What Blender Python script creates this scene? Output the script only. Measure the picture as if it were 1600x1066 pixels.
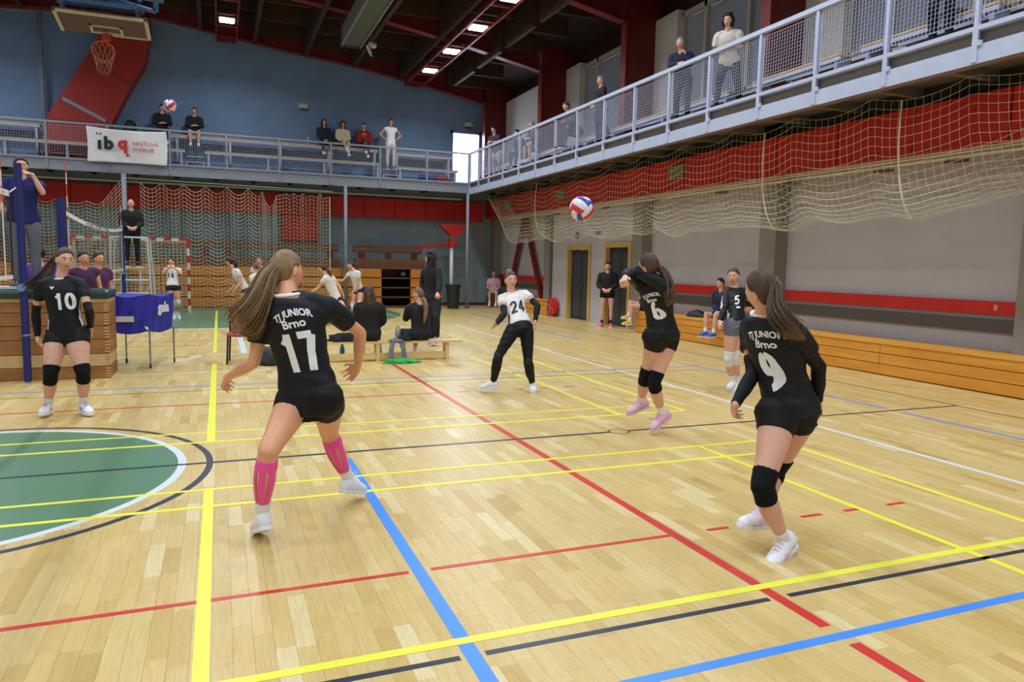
import bpy, bmesh, math, random
import numpy as np
from mathutils import Vector, Matrix
from mathutils.bvhtree import BVHTree
random.seed(7)
PI = math.pi
for o in list(bpy.data.objects): bpy.data.objects.remove(o)
sc = bpy.context.scene
COL = sc.collection

# ------------------------------------------------------------------ camera, world, lights, exposure
cam_d = bpy.data.cameras.new('camera'); cam = bpy.data.objects.new('camera', cam_d); COL.objects.link(cam)
cam_d.sensor_width = 36; cam_d.lens = 25.602; cam_d.clip_end = 200; cam_d.clip_start = .05
RX = Vector((.92837531,-.37112549,.01962534)); UP = Vector((.02050898,.10388675,.99437766)); BK = Vector((-.37107771,-.92275317,.10405730))
cam.matrix_world = Matrix(((RX[0],UP[0],BK[0],0),(RX[1],UP[1],BK[1],0),(RX[2],UP[2],BK[2],1.6),(0,0,0,1)))
sc.camera = cam
sc.view_settings.view_transform = 'Standard'; sc.view_settings.look = 'None'
sc.view_settings.exposure = 0.0; sc.view_settings.gamma = 1
sc.view_settings.use_curve_mapping = False
w = bpy.data.worlds.new('hall_ambient_fill'); sc.world = w; w.use_nodes = True  # added ambient fill, enters where the hall is left open behind the camera
w.node_tree.nodes['Background'].inputs[0].default_value = (.72,.82,1,1)
w.node_tree.nodes['Background'].inputs[1].default_value = .55
TRACK_Y = [24.0-2.4*i for i in range(12)]
TRACKS = [(-6.2,8.45),(.36,8.62),(6.56,7.88)]
LAMP_W = 68.0
def area(name, loc, size, power, col=(.90,1,1.09), rot=(0,0,0), sy=None):
    l = bpy.data.lights.new(name,'AREA'); l.energy = power; l.size = size; l.color = col
    if power<200: l.spread = 2.6
    if sy: l.shape='RECTANGLE'; l.size_y = sy
    o = bpy.data.objects.new(name,l); o.location = loc; o.rotation_euler = rot; COL.objects.link(o); return o
for tx,tz in TRACKS:
    for ty in TRACK_Y: area('ceiling_lamp_light',(tx,ty,tz-.06),.42,LAMP_W)

# ------------------------------------------------------------------ materials
def lin(c): return tuple(((x/255)/12.92 if x/255<=.04045 else ((x/255+.055)/1.055)**2.4) for x in c)+(1,)
MATS = {}
def mat(name, rgb, rough=.6, metal=0, var=0, scale=8, stretch=(1,1,1), bump=0, bscale=60, rgb2=None, emit=0, spec=.5, coat=0, alpha=1, island=0):
    if name in MATS: return MATS[name]
    m = bpy.data.materials.new(name); m.use_nodes = True; nt = m.node_tree; N = nt.nodes; Lk = nt.links
    b = N['Principled BSDF']; c = lin(rgb)
    b.inputs['Base Color'].default_value = c; b.inputs['Roughness'].default_value = rough; b.inputs['Metallic'].default_value = metal
    b.inputs['Specular IOR Level'].default_value = spec; b.inputs['Coat Weight'].default_value = coat
    if emit: b.inputs['Emission Color'].default_value = c; b.inputs['Emission Strength'].default_value = emit
    if alpha<1: b.inputs['Alpha'].default_value = alpha
    if var or rgb2 or bump or island:
        tc = N.new('ShaderNodeTexCoord'); mp = N.new('ShaderNodeMapping'); mp.inputs['Scale'].default_value = stretch
        Lk.new(tc.outputs['Object'], mp.inputs[0])
    if var or rgb2:
        nz = N.new('ShaderNodeTexNoise'); nz.inputs['Scale'].default_value = scale; nz.inputs['Detail'].default_value = 5
        Lk.new(mp.outputs[0], nz.inputs[0])
        cr = N.new('ShaderNodeValToRGB')
        d = lin(rgb2) if rgb2 else tuple(min(1,x*(1+var)) for x in c[:3])+(1,)
        a = c if rgb2 else tuple(x*(1-var) for x in c[:3])+(1,)
        cr.color_ramp.elements[0].color = a; cr.color_ramp.elements[0].position=.35
        cr.color_ramp.elements[1].color = d; cr.color_ramp.elements[1].position=.65
        if island:
            g = N.new('ShaderNodeNewGeometry'); mx = N.new('ShaderNodeMix'); mx.inputs[0].default_value = island
            Lk.new(nz.outputs[0], mx.inputs[2]); Lk.new(g.outputs['Random Per Island'], mx.inputs[3]); Lk.new(mx.outputs[0], cr.inputs[0])
        else: Lk.new(nz.outputs[0], cr.inputs[0])
        Lk.new(cr.outputs[0], b.inputs['Base Color'])
    if bump:
        n2 = N.new('ShaderNodeTexNoise'); n2.inputs['Scale'].default_value = bscale; n2.inputs['Detail'].default_value = 4
        Lk.new(mp.outputs[0], n2.inputs[0])
        bp = N.new('ShaderNodeBump'); bp.inputs['Strength'].default_value = bump; bp.inputs['Distance'].default_value = .02
        Lk.new(n2.outputs[0], bp.inputs['Height']); Lk.new(bp.outputs[0], b.inputs['Normal'])
    MATS[name] = m; return m
def floor_mat():
    m = bpy.data.materials.new('parquet'); m.use_nodes = True; N = m.node_tree.nodes; Lk = m.node_tree.links; b = N['Principled BSDF']
    at = N.new('ShaderNodeAttribute'); at.attribute_name = 'tone'
    cr = N.new('ShaderNodeValToRGB'); e = cr.color_ramp.elements
    e[0].color = lin((194,160,92)); e[0].position = 0; e[1].color = lin((223,203,152)); e[1].position = 1
    for p,c in ((.12,(204,172,104)),(.5,(211,182,118)),(.85,(217,190,130))):
        x = e.new(p); x.color = lin(c)
    tc = N.new('ShaderNodeTexCoord'); mp = N.new('ShaderNodeMapping'); mp.inputs['Scale'].default_value = (30,2.2,1)
    geo = N.new('ShaderNodeNewGeometry'); Lk.new(geo.outputs['Position'], mp.inputs[0])
    nz = N.new('ShaderNodeTexNoise'); nz.inputs['Scale'].default_value = 2.2; nz.inputs['Detail'].default_value = 6; nz.inputs['Distortion'].default_value = 1.5
    Lk.new(mp.outputs[0], nz.inputs[0])
    Lk.new(at.outputs['Fac'], cr.inputs[0])
    mx = N.new('ShaderNodeMix'); mx.data_type='RGBA'; mx.blend_type = 'MULTIPLY'; mx.inputs[0].default_value = .35
    r2 = N.new('ShaderNodeValToRGB'); r2.color_ramp.elements[0].color=(.62,.52,.4,1); r2.color_ramp.elements[0].position=.3; r2.color_ramp.elements[1].color=(1,1,1,1); r2.color_ramp.elements[1].position=.6
    Lk.new(nz.outputs[0], r2.inputs[0]); Lk.new(cr.outputs[0], mx.inputs[6]); Lk.new(r2.outputs[0], mx.inputs[7])
    Lk.new(mx.outputs[2], b.inputs['Base Color'])
    n3 = N.new('ShaderNodeTexNoise'); n3.inputs['Scale'].default_value = 3; Lk.new(geo.outputs['Position'], n3.inputs[0])
    mr = N.new('ShaderNodeMapRange'); mr.inputs[3].default_value=.26; mr.inputs[4].default_value=.44; Lk.new(n3.outputs[0], mr.inputs[0]); Lk.new(mr.outputs[0], b.inputs['Roughness'])
    b.inputs['Specular IOR Level'].default_value = .5
    return m
M_FLOOR = floor_mat()

# ------------------------------------------------------------------ mesh helpers
def new_mesh(name, V, F, m, idx=None, smooth=False):
    me = bpy.data.meshes.new(name); me.from_pydata([tuple(v) for v in V], [], F)
    for x in (m if isinstance(m,(list,tuple)) else [m]): me.materials.append(x)
    if idx: me.polygons.foreach_set('material_index', idx)
    if smooth: me.polygons.foreach_set('use_smooth', [True]*len(me.polygons))
    return me
def put(name, me, parent=None, loc=None):
    o = bpy.data.objects.new(name, me); COL.objects.link(o)
    if parent is not None: o.parent = parent
    if loc is not None: o.location = loc
    return o
def tag(o, label=None, cat=None, group=None, kind=None):
    if label: o['label'] = label
    if cat: o['category'] = cat
    if group: o['group'] = group
    if kind: o['kind'] = kind
    return o
def thing(name, label, cat, loc, group=None):
    o = bpy.data.objects.new(name, None); COL.objects.link(o); o.location = loc; o.empty_display_size = .1
    return tag(o, label, cat, group)
class G:
    """geometry collector in world coordinates; out() links it as one mesh, local to its parent"""
    def __init__(s): s.V=[]; s.F=[]; s.I=[]
    def add(s, vf, mi=0):
        V,F = vf; n=len(s.V); s.V += [Vector(v) for v in V]; s.F += [tuple(i+n for i in f) for f in F]; s.I += [mi]*len(F); return s
    def box(s, a, b, mi=0):
        x0,y0,z0=a; x1,y1,z1=b
        return s.add(([(x0,y0,z0),(x1,y0,z0),(x1,y1,z0),(x0,y1,z0),(x0,y0,z1),(x1,y0,z1),(x1,y1,z1),(x0,y1,z1)],
            [(0,3,2,1),(4,5,6,7),(0,1,5,4),(1,2,6,5),(2,3,7,6),(3,0,4,7)]), mi)
    def tube(s, pts, r, seg=8, mi=0): return s.add(tube(pts, r, seg), mi)
    def prism(s, poly, vec, mi=0):
        n=len(poly); v=Vector(vec); P=[Vector(p) for p in poly]
        return s.add((P+[p+v for p in P],[tuple(range(n))[::-1],tuple(range(n,2*n))]+[(i,(i+1)%n,(i+1)%n+n,i+n) for i in range(n)]),mi)
    def out(s, name, m, parent=None, smooth=False, bevel=0):
        off = world_loc(parent)
        me = new_mesh(name, [v-off for v in s.V], s.F, m, s.I if any(s.I) else None, smooth)
        o = put(name, me, parent)
        if bevel:
            b=o.modifiers.new('bevel','BEVEL'); b.width=bevel; b.segments=2; b.limit_method='ANGLE'
        return o
def world_loc(o):
    v = Vector()
    while o is not None: v += o.location; o = o.parent
    return v
def frames(pts, ref=None):
    P=[Vector(p) for p in pts]; T=[]
    for i in range(len(P)):
        a=P[max(0,i-1)]; b=P[min(len(P)-1,i+1)]; t=(b-a); T.append(t.normalized() if t.length>1e-9 else Vector((0,0,1)))
    if ref is None:
        ref = Vector((0,0,1)) if abs(T[0].z)<.9 else Vector((1,0,0))
    out=[]; x=Vector(ref)
    for t in T:
        x = x - t*x.dot(t)
        if x.length<1e-6: x=t.orthogonal()
        x.normalize(); y=t.cross(x); out.append((x.copy(),y))
    return P,T,out
def tube(pts, r, seg=8, ref=None, cap=True, rnd=False):
    if not isinstance(r,(list,tuple)): r=[r]*len(pts)
    r=list(r); pts=[Vector(p) for p in pts]
    if rnd:
        def rr(q,k): return (q[0]*k,q[1]*k) if isinstance(q,tuple) else q*k
        a=(pts[0]-pts[1]).normalized(); b=(pts[-1]-pts[-2]).normalized()
        m0=max(r[0]) if isinstance(r[0],tuple) else r[0]; m1=max(r[-1]) if isinstance(r[-1],tuple) else r[-1]
        pts=[pts[0]+a*m0*.8]+[pts[0]+a*m0*.5]+pts+[pts[-1]+b*m1*.5]+[pts[-1]+b*m1*.8]
        r=[rr(r[0],.45),rr(r[0],.82)]+r+[rr(r[-1],.82),rr(r[-1],.45)]
    P,T,fr=frames(pts,ref); V=[];F=[]
    for p,(x,y),q in zip(P,fr,r):
        ra,rb = q if isinstance(q,tuple) else (q,q)
        for k in range(seg):
            a=2*PI*k/seg; V.append(p+x*(math.cos(a)*ra)+y*(math.sin(a)*rb))
    n=len(P)
    for i in range(n-1):
        for k in range(seg):
            k2=(k+1)%seg; F.append((i*seg+k,i*seg+k2,(i+1)*seg+k2,(i+1)*seg+k))
    if cap:
        F.append(tuple(range(seg))[::-1]); F.append(tuple(range((n-1)*seg,n*seg)))
    return V,F
def ball(c, r, seg=12, rings=8, R=None):
    if not isinstance(r,(list,tuple)): r=(r,r,r)
    V=[];F=[];c=Vector(c)
    for i in range(1,rings):
        t=PI*i/rings
        for k in range(seg):
            a=2*PI*k/seg; v=Vector((r[0]*math.sin(t)*math.cos(a),r[1]*math.sin(t)*math.sin(a),r[2]*math.cos(t)))
            V.append(c+(R@v if R else v))
    t0=Vector((0,0,r[2])); V.append(c+(R@t0 if R else t0)); V.append(c-(R@t0 if R else t0)); n=len(V)
    for i in range(rings-2):
        for k in range(seg):
            k2=(k+1)%seg; F.append((i*seg+k,(i+1)*seg+k,(i+1)*seg+k2,i*seg+k2))
    for k in range(seg):
        k2=(k+1)%seg; F.append((n-2,k,k2)); F.append((n-1,(rings-2)*seg+k2,(rings-2)*seg+k))
    return V,F
def resample(pts, n):
    P=[Vector(p) for p in pts]; out=[]
    for i in range(n):
        t=i/(n-1)*(len(P)-1); k=min(int(t),len(P)-2); u=t-k
        p0=P[max(0,k-1)];p1=P[k];p2=P[k+1];p3=P[min(len(P)-1,k+2)]
        out.append(.5*((2*p1)+(p2-p0)*u+(2*p0-5*p1+4*p2-p3)*u*u+(3*p1-p0-3*p2+p3)*u**3))
    return out

# text flattened to a mesh, thick strokes
def text_geo(txt, size, bold=.02, sx=1):
    cu = bpy.data.curves.new('t','FONT'); cu.body = txt; cu.size = size; cu.align_x='CENTER'; cu.align_y='CENTER'; cu.offset=bold*size; cu.resolution_u=3
    o = bpy.data.objects.new('t',cu); TMP.collection.objects.link(o)
    TMPVL.update(); dg = TMPVL.depsgraph; me = bpy.data.meshes.new_from_object(o.evaluated_get(dg), depsgraph=dg)
    bpy.data.objects.remove(o); bpy.data.curves.remove(cu)
    bm = bmesh.new(); bm.from_mesh(me); bpy.data.meshes.remove(me)
    bmesh.ops.remove_doubles(bm, verts=bm.verts, dist=1e-5)
    for it in range(4):
        es=[e for e in bm.edges if e.calc_length()>size*.16]
        if not es: break
        bmesh.ops.subdivide_edges(bm, edges=es, cuts=1); bmesh.ops.triangulate(bm, faces=bm.faces)
    bm.verts.index_update()
    V=[(v.co.x*sx,v.co.y) for v in bm.verts]; F=[tuple(v.index for v in f.verts) for f in bm.faces]; bm.free()
    return V,F
TMP = bpy.data.scenes.new('tmp'); TMPVL = TMP.view_layers[0]
def print_on(name, txt, size, origin, xd, yd, m, parent, bold=.02, sx=1, label=None, off=.002):
    V,F = text_geo(txt,size,bold,sx); n=Vector(xd).cross(Vector(yd)).normalized()
    g=G(); g.add(([Vector(origin)+Vector(xd)*x+Vector(yd)*y+n*off for x,y in V],F)); o=g.out(name,m,parent)
    if label: o['label']=label
    return o

# ------------------------------------------------------------------ the hall
def S(g, name, m, parent=None, **k):
    o = g.out(name, m, parent, **k)
    if parent is None: o['kind']='structure'
    return o
M_BLUE = mat('blue wall paint',(108,133,166),.85,var=.06,scale=1.5,bump=.15,bscale=140)
M_TEAL = mat('grey green wall paint',(128,142,146),.85,var=.06,scale=1.5,bump=.12,bscale=120)
M_GREYW = mat('grey wall paint',(182,176,180),.8,var=.04,scale=1.2,bump=.12,bscale=120)
M_PIL = mat('pillar paint',(136,128,120),.8,var=.05,scale=3)
M_RED = mat('red steel paint',(120,24,18),.45,var=.1,scale=4)
M_REDP = mat('red padding',(192,28,20),.6,var=.1,scale=2)
M_DRED = mat('dark red steel',(98,20,15),.5,var=.1,scale=4)
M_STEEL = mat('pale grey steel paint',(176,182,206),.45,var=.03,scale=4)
M_STEELD = mat('shaded recess sheet',(112,104,96),.7,var=.06,scale=4)  # recess shadow put into the sheet's colour; deck, ribs and fittings share it
M_RUST = mat('brown primer edge',(120,86,74),.7)
M_WHITE = mat('white plaster',(214,206,200),.8,var=.03)
M_CREAM = mat('cream window frame',(190,182,172),.5)
M_DARKWOOD = mat('dark stained roof timber',(62,38,26),.7,var=.3,scale=3,stretch=(6,1,6),bump=.1)
M_DECKD = mat('dark roof boarding',(38,22,16),.8,var=.3,scale=2,stretch=(4,1,1))
M_OCHRE = mat('varnished bench wood',(204,134,40),.5,rgb2=(226,164,66),scale=3,stretch=(1,.35,3),bump=.05,island=.45)
M_STAND = mat('orange stand wood',(178,104,24),.5,rgb2=(200,126,36),scale=3,stretch=(.5,1,3),island=.4)
M_STANDD = mat('old brown stand wood',(104,66,34),.6,var=.15,scale=3,stretch=(.5,1,3))
M_BLACK = mat('black void paint',(14,12,12),.8)
M_LINE = {k:mat(k+' court line paint',c,.35) for k,c in dict(yellow=(236,232,70),red=(205,52,48),blue=(70,140,238),white=(214,220,224),navy=(44,48,66),paleblue=(128,144,200),green=(88,128,98),dark=(84,70,60)).items()}
M_DOOR = mat('dark grey door',(48,54,60),.5,var=.05)
M_DFRAME = mat('yellow wood door frame',(196,160,92),.5,var=.06,stretch=(1,1,6))
M_TIMB = mat('pale bench timber',(222,190,128),.5,var=.08,scale=5,stretch=(.4,2,2))
M_GOLD = mat('golden seat plank',(206,160,84),.45,var=.1,scale=3,stretch=(.4,2,2))

XMIN,XMAX,YMIN,YB = -9.0,10.2,-3.0,27.1
floor = S(G().box((XMIN,YMIN,-.3),(XMAX+.9,YB+.2,-.012)),'floor',mat('floor bed',(120,86,48),.8))
# parquet fingers: 8 cm x about 50 cm, running along the hall
rnd = random.Random(3)
CUT=[]
def plank_geo(x0,x1,y0,y1):
    e=.0004; return [(x0+e,y0+e,0),(x1-e,y0+e,0),(x1-e,y1-e,0),(x0+e,y1-e,0),(x0+e,y0+e,-.012),(x1-e,y0+e,-.012),(x1-e,y1-e,-.012),(x0+e,y1-e,-.012)]
PF=[(0,1,2,3),(0,4,5,1),(1,5,6,2),(2,6,7,3),(3,7,4,0)]
near=[];rest=[]
W_=.082; x=XMIN; i=0
while x<XMAX:
    y=YMIN-rnd.random()*.5; base=.5+rnd.uniform(-.05,.05)
    while y<YB:
        L=rnd.choice((.36,.45,.5,.5)); t=base+rnd.gauss(0,.17); q=rnd.random()
        if q<.06: t=rnd.uniform(.92,1)
        elif q<.12: t=rnd.uniform(0,.12)
        y1=min(y+L,YB); it=(x,x+W_,y,y1,max(0,min(1,t)))
        cx,cy=x+W_/2,(y+y1)/2; v=Vector((cx,cy,-1.6)); d=-v.dot(BK)
        vis = d>.5 and abs(v.dot(RX)/d)<.72 and abs(v.dot(UP)/d)<.49
        if vis and cy<4.6: near.append((cx*cx+cy*cy,it))
        else: rest.append(it)
        y=y1
    x+=W_; i+=1
near.sort(); rest += [n[1] for n in near[280:]]; near=[n[1] for n in near[:280]]
def tone_attr(me, vals, per=5):
    a=me.attributes.new('tone','FLOAT','FACE'); a.data.foreach_set('value',[v for v in vals for _ in range(per)])
for it in near:
    me=new_mesh('plank',plank_geo(*it[:4]),PF,M_FLOOR); tone_attr(me,[it[4]]); put('plank',me,floor)
V=[];F=[]
for it in rest:
    n=len(V); V+=plank_geo(*it[:4]); F+=[tuple(k+n for k in f) for f in PF]
me=new_mesh('parquet_field',V,F,M_FLOOR); tone_attr(me,[it[4] for it in rest]); tag(put('parquet_field',me,floor),kind='stuff')
# court lines, painted: thin film proud of the wood
def line(col, x0,y0,x1,y1, wd, z=.0012):
    a=Vector((x0,y0,0)); b=Vector((x1,y1,0)); d=(b-a).normalized(); n=Vector((-d.y,d.x,0))*wd/2
    g=G(); P=[a-n,b-n,b+n,a+n]; g.add(([p+Vector((0,0,z)) for p in P]+[p-Vector((0,0,.001)) for p in P],[(0,1,2,3),(0,4,5,1),(1,5,6,2),(2,6,7,3),(3,7,4,0)]))
    o=g.out('court_line',M_LINE[col],floor); o['label']=col.replace('navy','black').replace('paleblue','pale blue')+' court line'; return o
def vl(col,x,y0,y1,wd=.05,z=.0012): line(col,x,y0,x,y1,wd,z)
def hl(col,y,x0,x1,wd=.05,z=.0012): line(col,x0,y,x1,y,wd,z)
def arc(col,cx,cy,r,a0,a1,wd=.05,z=.0012,n=60,fill=False):
    V=[];F=[]
    for i in range(n+1):
        a=a0+(a1-a0)*i/n
        for rr in (r-wd/2,r+wd/2): V.append((cx+rr*math.cos(a),cy+rr*math.sin(a),z))
        for rr in (r+wd/2,r-wd/2): V.append((cx+rr*math.cos(a),cy+rr*math.sin(a),-.001))
    for i in range(n):
        b=i*4
        for k in range(4): F.append((b+k,b+(k+1)%4,b+4+(k+1)%4,b+4+k))
    o=G().add((V,F)).out('court_line',M_LINE[col],floor); o['label']='curved '+col.replace('navy','black')+' court line'
CX,CY=-1.9,6.1
disc=[(CX+1.58*math.cos(2*PI*i/90),CY+1.58*math.sin(2*PI*i/90),.0006) for i in range(90)]
G().prism(disc,(0,0,-.002)).out('centre_circle',M_LINE['green'],floor)['label']='green centre circle fill'
D=[(-6.0,26.5,.0006),(-6.0,20.5,.0006)]+[(-.6+4.9*math.sin(a)+ (1.0 if a>0 else 0),23.2-4.95*math.cos(a),.0006) for a in [(-1.15+i*.13) for i in range(21)]]+[(5.3,24.2,.0006),(5.3,26.5,.0006)]
G().prism([p for p in D if p[1]<24.3 or True],(0,0,-.002)).out('goal_area',M_LINE['green'],floor)['label']='green goal area fill'
arc('white',CX,CY,1.60,0,2*PI,.06,.0014,90); arc('navy',CX+.1,CY,1.70,0,2*PI,.05,.0013,90)
vl('yellow',-.1,1.5,5.36,.062,.002); vl('yellow',-.1,6.8,11.95,.07,.002); vl('yellow',-.1,13.4,18.0,.06,.002); vl('yellow',-.1,18.25,24.5,.06,.002)
vl('blue',.935,1.0,5.9,.068,.0018)
vl('red',2.515,2.38,11.45,.062); vl('red',2.515,.5,2.22,.062)
vl('yellow',4.0,.5,5.36,.05); vl('yellow',4.02,6.79,11.9,.05)
vl('yellow',4.85,.5,5.36,.05); vl('yellow',4.85,6.79,12.2,.05); vl('yellow',4.85,13.4,23.6,.04)
vl('white',5.72,1.5,18.0,.06); vl('paleblue',7.26,1.5,5.98,.07); vl('paleblue',7.26,6.2,9.9,.07)
line('paleblue',7.3,14.2,7.3,16.8,.1); line('paleblue',7.45,18.5,7.55,22.6,.1); vl('dark',8.31,1.5,24.5,.03)
hl('blue',2.29,1.0,10,.052); hl('yellow',2.81,-2.3,10,.052,.0022)
for a,b in ((-2,.88),(.99,2.46),(2.58,9)): hl('navy',2.685,a,b,.034)
for a,b in ((-4,.88),(1.0,2.49),(2.75,2.91),(3.49,3.66),(3.86,3.98),(4.25,4.41)): hl('red',3.565,a,b,.034,.0014)
hl('yellow',4.98,-6,4.85,.045,.0026); hl('yellow',5.36,-6,4.85,.04,.0026)
hl('navy',6.09,-6,3.49,.045,.0016); hl('navy',6.09,3.70,8.31,.04); arc('dark',3.595,6.09,.1,0,2*PI,.015,.0014,24)
hl('yellow',6.79,-6,4.85,.045,.0026); hl('yellow',7.18,-6,4.85,.04,.0026)
hl('red',8.61,-6,2.5,.04)
for a,b in ((2.74,2.91),(3.49,3.65),(3.87,3.99),(4.22,4.39)): hl('red',8.61,a,b,.04)
hl('yellow',9.38,-.05,4.85,.035); hl('dark',9.52,-6,7.2,.02); hl('paleblue',9.9,-6,7.26,.06)
hl('yellow',11.6,-.1,4.85,.035); line('white',-1.4,11.05,.75,11.15,.04); line('white',-1.6,13.1,.42,13.15,.05); vl('white',.37,13.1,16.0,.1)
arc('white',-2.0,13.5,1.75,-1.25,-.2,.05); arc('white',-2.2,17.3,1.45,-1.25,-.3,.05)
hl('dark',15.4,-3,2,.03); hl('yellow',14.3,-3,4.85,.03); hl('red',14.55,-3,.3,.04)
hl('white',18.0,-2,5.72,.05); line('white',3.6,14.9,4.7,16.4,.05)

# walls ------------------------------------------------------------
S(G().box((XMIN-.2,YB,0),(11.1,YB+.2,4.5)),'wall_back_lower',M_TEAL)
WT=[(-9,8.7),(-6,8.99),(-1.8,9.27),(1.31,8.95),(6.4,8.33),(9.57,7.77),(11.1,7.4)]
poly=[(XMIN-.2,YB,4.5),(8.28,YB,4.5),(8.28,YB,6.56),(9.5,YB,6.56),(9.5,YB,4.5),(11.1,YB,4.5)]+[(x,YB,z) for x,z in WT[::-1]]
S(G().prism(poly,(0,.2,0)),'wall_back_upper',M_BLUE)
S(G().prism([(x,YB+.02,z) for x,z in WT]+[(11.1,YB+.02,9.9),(XMIN-.2,YB+.02,9.9)],(0,.16,0)),'wall_back_gable',M_DECKD)
g=G()
for (xa,za),(xb,zb) in zip(WT,WT[1:]): g.prism([(xa,YB-.05,za-.03),(xb,YB-.05,zb-.03),(xb,YB-.05,zb+.03),(xa,YB-.05,za+.03)],(0,.05,0))
S(g,'trim_1',mat('pale eaves trim',(150,142,128),.7))
S(G().box((XMIN,YB-.03,0),(10.2,YB,.1)),'baseboard_back',mat('brown baseboard',(84,44,26),.6))
g=G()
for k in range(16):
    x0=-8.9+k*1.15; g.box((x0,YB-.32,3.22),(x0+1.13,YB-.02,3.95))
wr=thing('wall_padding','long red wall padding band under the far balcony','padding',(0,YB-.02,3.2))
for k in range(16):
    x0=-8.9+k*1.15; G().box((x0,YB-.3,3.22+.0*k),(x0+1.135,YB-.02,3.92)).out('pad_panel',M_REDP,wr,bevel=.01)
t=thing('hanging_red_mat','square red mat hanging on the far wall behind the goal net','mat',(2.7,YB-.2,2.3)); G().box((2.05,YB-.2,2.3),(3.3,YB-.03,3.2)).out('mat_panel',M_REDP,t)
for x in (-7.3,-1.5,.4): S(G().box((x,YB-.25,0),(x+.3,YB,3.2)),'trim_2',M_TEAL)
# right wall, lower part: bays between pillars
PY=[1.0,6.1,11.2,15.99,21.5,26.65]
def bay(y0,y1,X): return G().box((X,y0,0),(X+.2,y1,4.4))
S(G().box((10.2,YMIN,0),(10.4,16.4,4.4)),'wall_right_1',M_GREYW)
# wall with two door openings
g=G(); D1=(18.71,20.21,2.2); D2=(16.5,17.86,2.24)
g.box((9.92,17.86,0),(10.4,18.71,4.4)); g.box((9.92,20.21,0),(10.4,21.3,4.4)); g.box((9.92,18.71,2.2),(10.4,20.21,4.4)); g.box((9.92,16.4,2.24),(10.4,17.86,4.4)); g.box((9.92,16.3,0),(10.4,16.5,2.24))
g.box((11.0,16.3,0),(11.1,21.3,2.4)); g.box((10.4,16.3,0),(11.0,16.32,2.4))
S(g,'wall_right_2',M_GREYW)
S(G().box((10.2,21.3,0),(10.4,YB,4.4)),'wall_right_3',M_GREYW)
for y in PY:
    g=G(); g.box((9.9,y,0),(10.2,y+.45,4.4)); S(g,'trim_3',M_PIL)
n=0
for y0,y1,h in (D1,D2):
    n+=1; d=tag(bpy.data.objects.new('door_%d'%n,None),kind='structure'); COL.objects.link(d); d.location=(9.9,y0,0)
    G().box((9.88,y0-.02,0),(10.0,y0+.1,h+.02)).out('door_post',M_DFRAME,d); G().box((9.88,y1-.1,0),(10.0,y1+.02,h+.02)).out('door_post',M_DFRAME,d); G().box((9.875,y0+.1,h-.12),(10.0,y1-.1,h+.02)).out('door_head',M_DFRAME,d)
    ym=(y0+y1)/2
    for a,b in ((y0+.1,ym),(ym,y1-.1)):
        l=G().box((10.03,a+.005,.01),(10.08,b-.005,h-.13)).out('door_leaf',M_DOOR,d)
        G().box((10.025,a+.1,.12),(10.035,b-.1,h-.25)).out('leaf_panel',mat('door inset panel',(58,64,70),.45),l)
    G().tube([(9.98,ym-.05,1.05),(9.95,ym-.05,1.05),(9.95,ym-.17,1.05)],.012).out('door_handle',mat('steel',(170,170,172),.3,1),d)
# painted rails in the near bays
for k,(a,b) in enumerate(((-3,1.0),(1.45,6.1),(6.55,11.2),(11.65,16.3),(21.95,26.6))):
    t=thing('wall_rail','red wooden rail band on the grey wall, '+['out past the near end','beside the near pillar','in the bay nearest the camera','between the second pillar and the dark doorway','across the V brace in the far corner'][k],'wall rail',(10.1,(a+b)/2,1.1))
    G().box((10.12,a,1.03),(10.2,b,1.22)).out('red_board',M_REDP,t); G().box((10.14,a,.97),(10.2,b,1.03)).out('grey_strip',mat('pale grey strip',(118,116,118),.6),t); G().box((10.15,a,.78),(10.2,b,.97)).out('dark_board',mat('taupe board',(86,80,76),.6),t)
    if k==2: print_on('rail_mark','8',.11,(10.118,6.97,1.13),(0,-1,0),(0,0,1),mat('cream marking',(206,180,150),.6),t)
g=thing('v_brace','dark red steel V brace in the far corner of the right wall','brace',(10.1,24.3,0))
for a,b,c in ((24.0,25.6,0),(24.0,22.2,1)):
    G().prism([(10.0,a-.09,3.3),(10.0,a+.09,3.3),(10.0,b+.09,.1),(10.0,b-.09,.1)],(.12,0,0)).out('brace_leg',M_RED,g)
# red padding band along right wall above, with vents
wr=thing('wall_padding','long red wall padding band above the right wall behind the net','padding',(9.9,10,3.4))
for k in range(20):
    y0=-2+k*1.45; o=G().box((9.66,y0,3.36),(9.98,y0+1.42,4.05)).out('pad_panel',M_REDP,wr,bevel=.01)
for k,y in enumerate((5.9,14.2,20.3,24.6)):
    t=thing('air_vent','louvred cream air vent in the red padding, '+['nearest the camera','second from the camera','third from the camera','farthest, by the corner'][k],'vent',(9.65,y,3.7))
    G().box((9.63,y-.28,3.6),(9.66,y+.28,3.9)).out('vent_back',mat('vent dark',(90,92,66),.7),t)
    for j in range(6): G().box((9.60,y-.27,3.61+j*.05),(9.64,y+.27,3.63+j*.05)).out('slat',mat('vent slat',(176,170,130),.6),t)
S(G().box((9.9,YMIN,4.05),(10.4,YB,4.4)),'trim_4',mat('dark under soffit',(40,34,30),.8))
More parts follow.
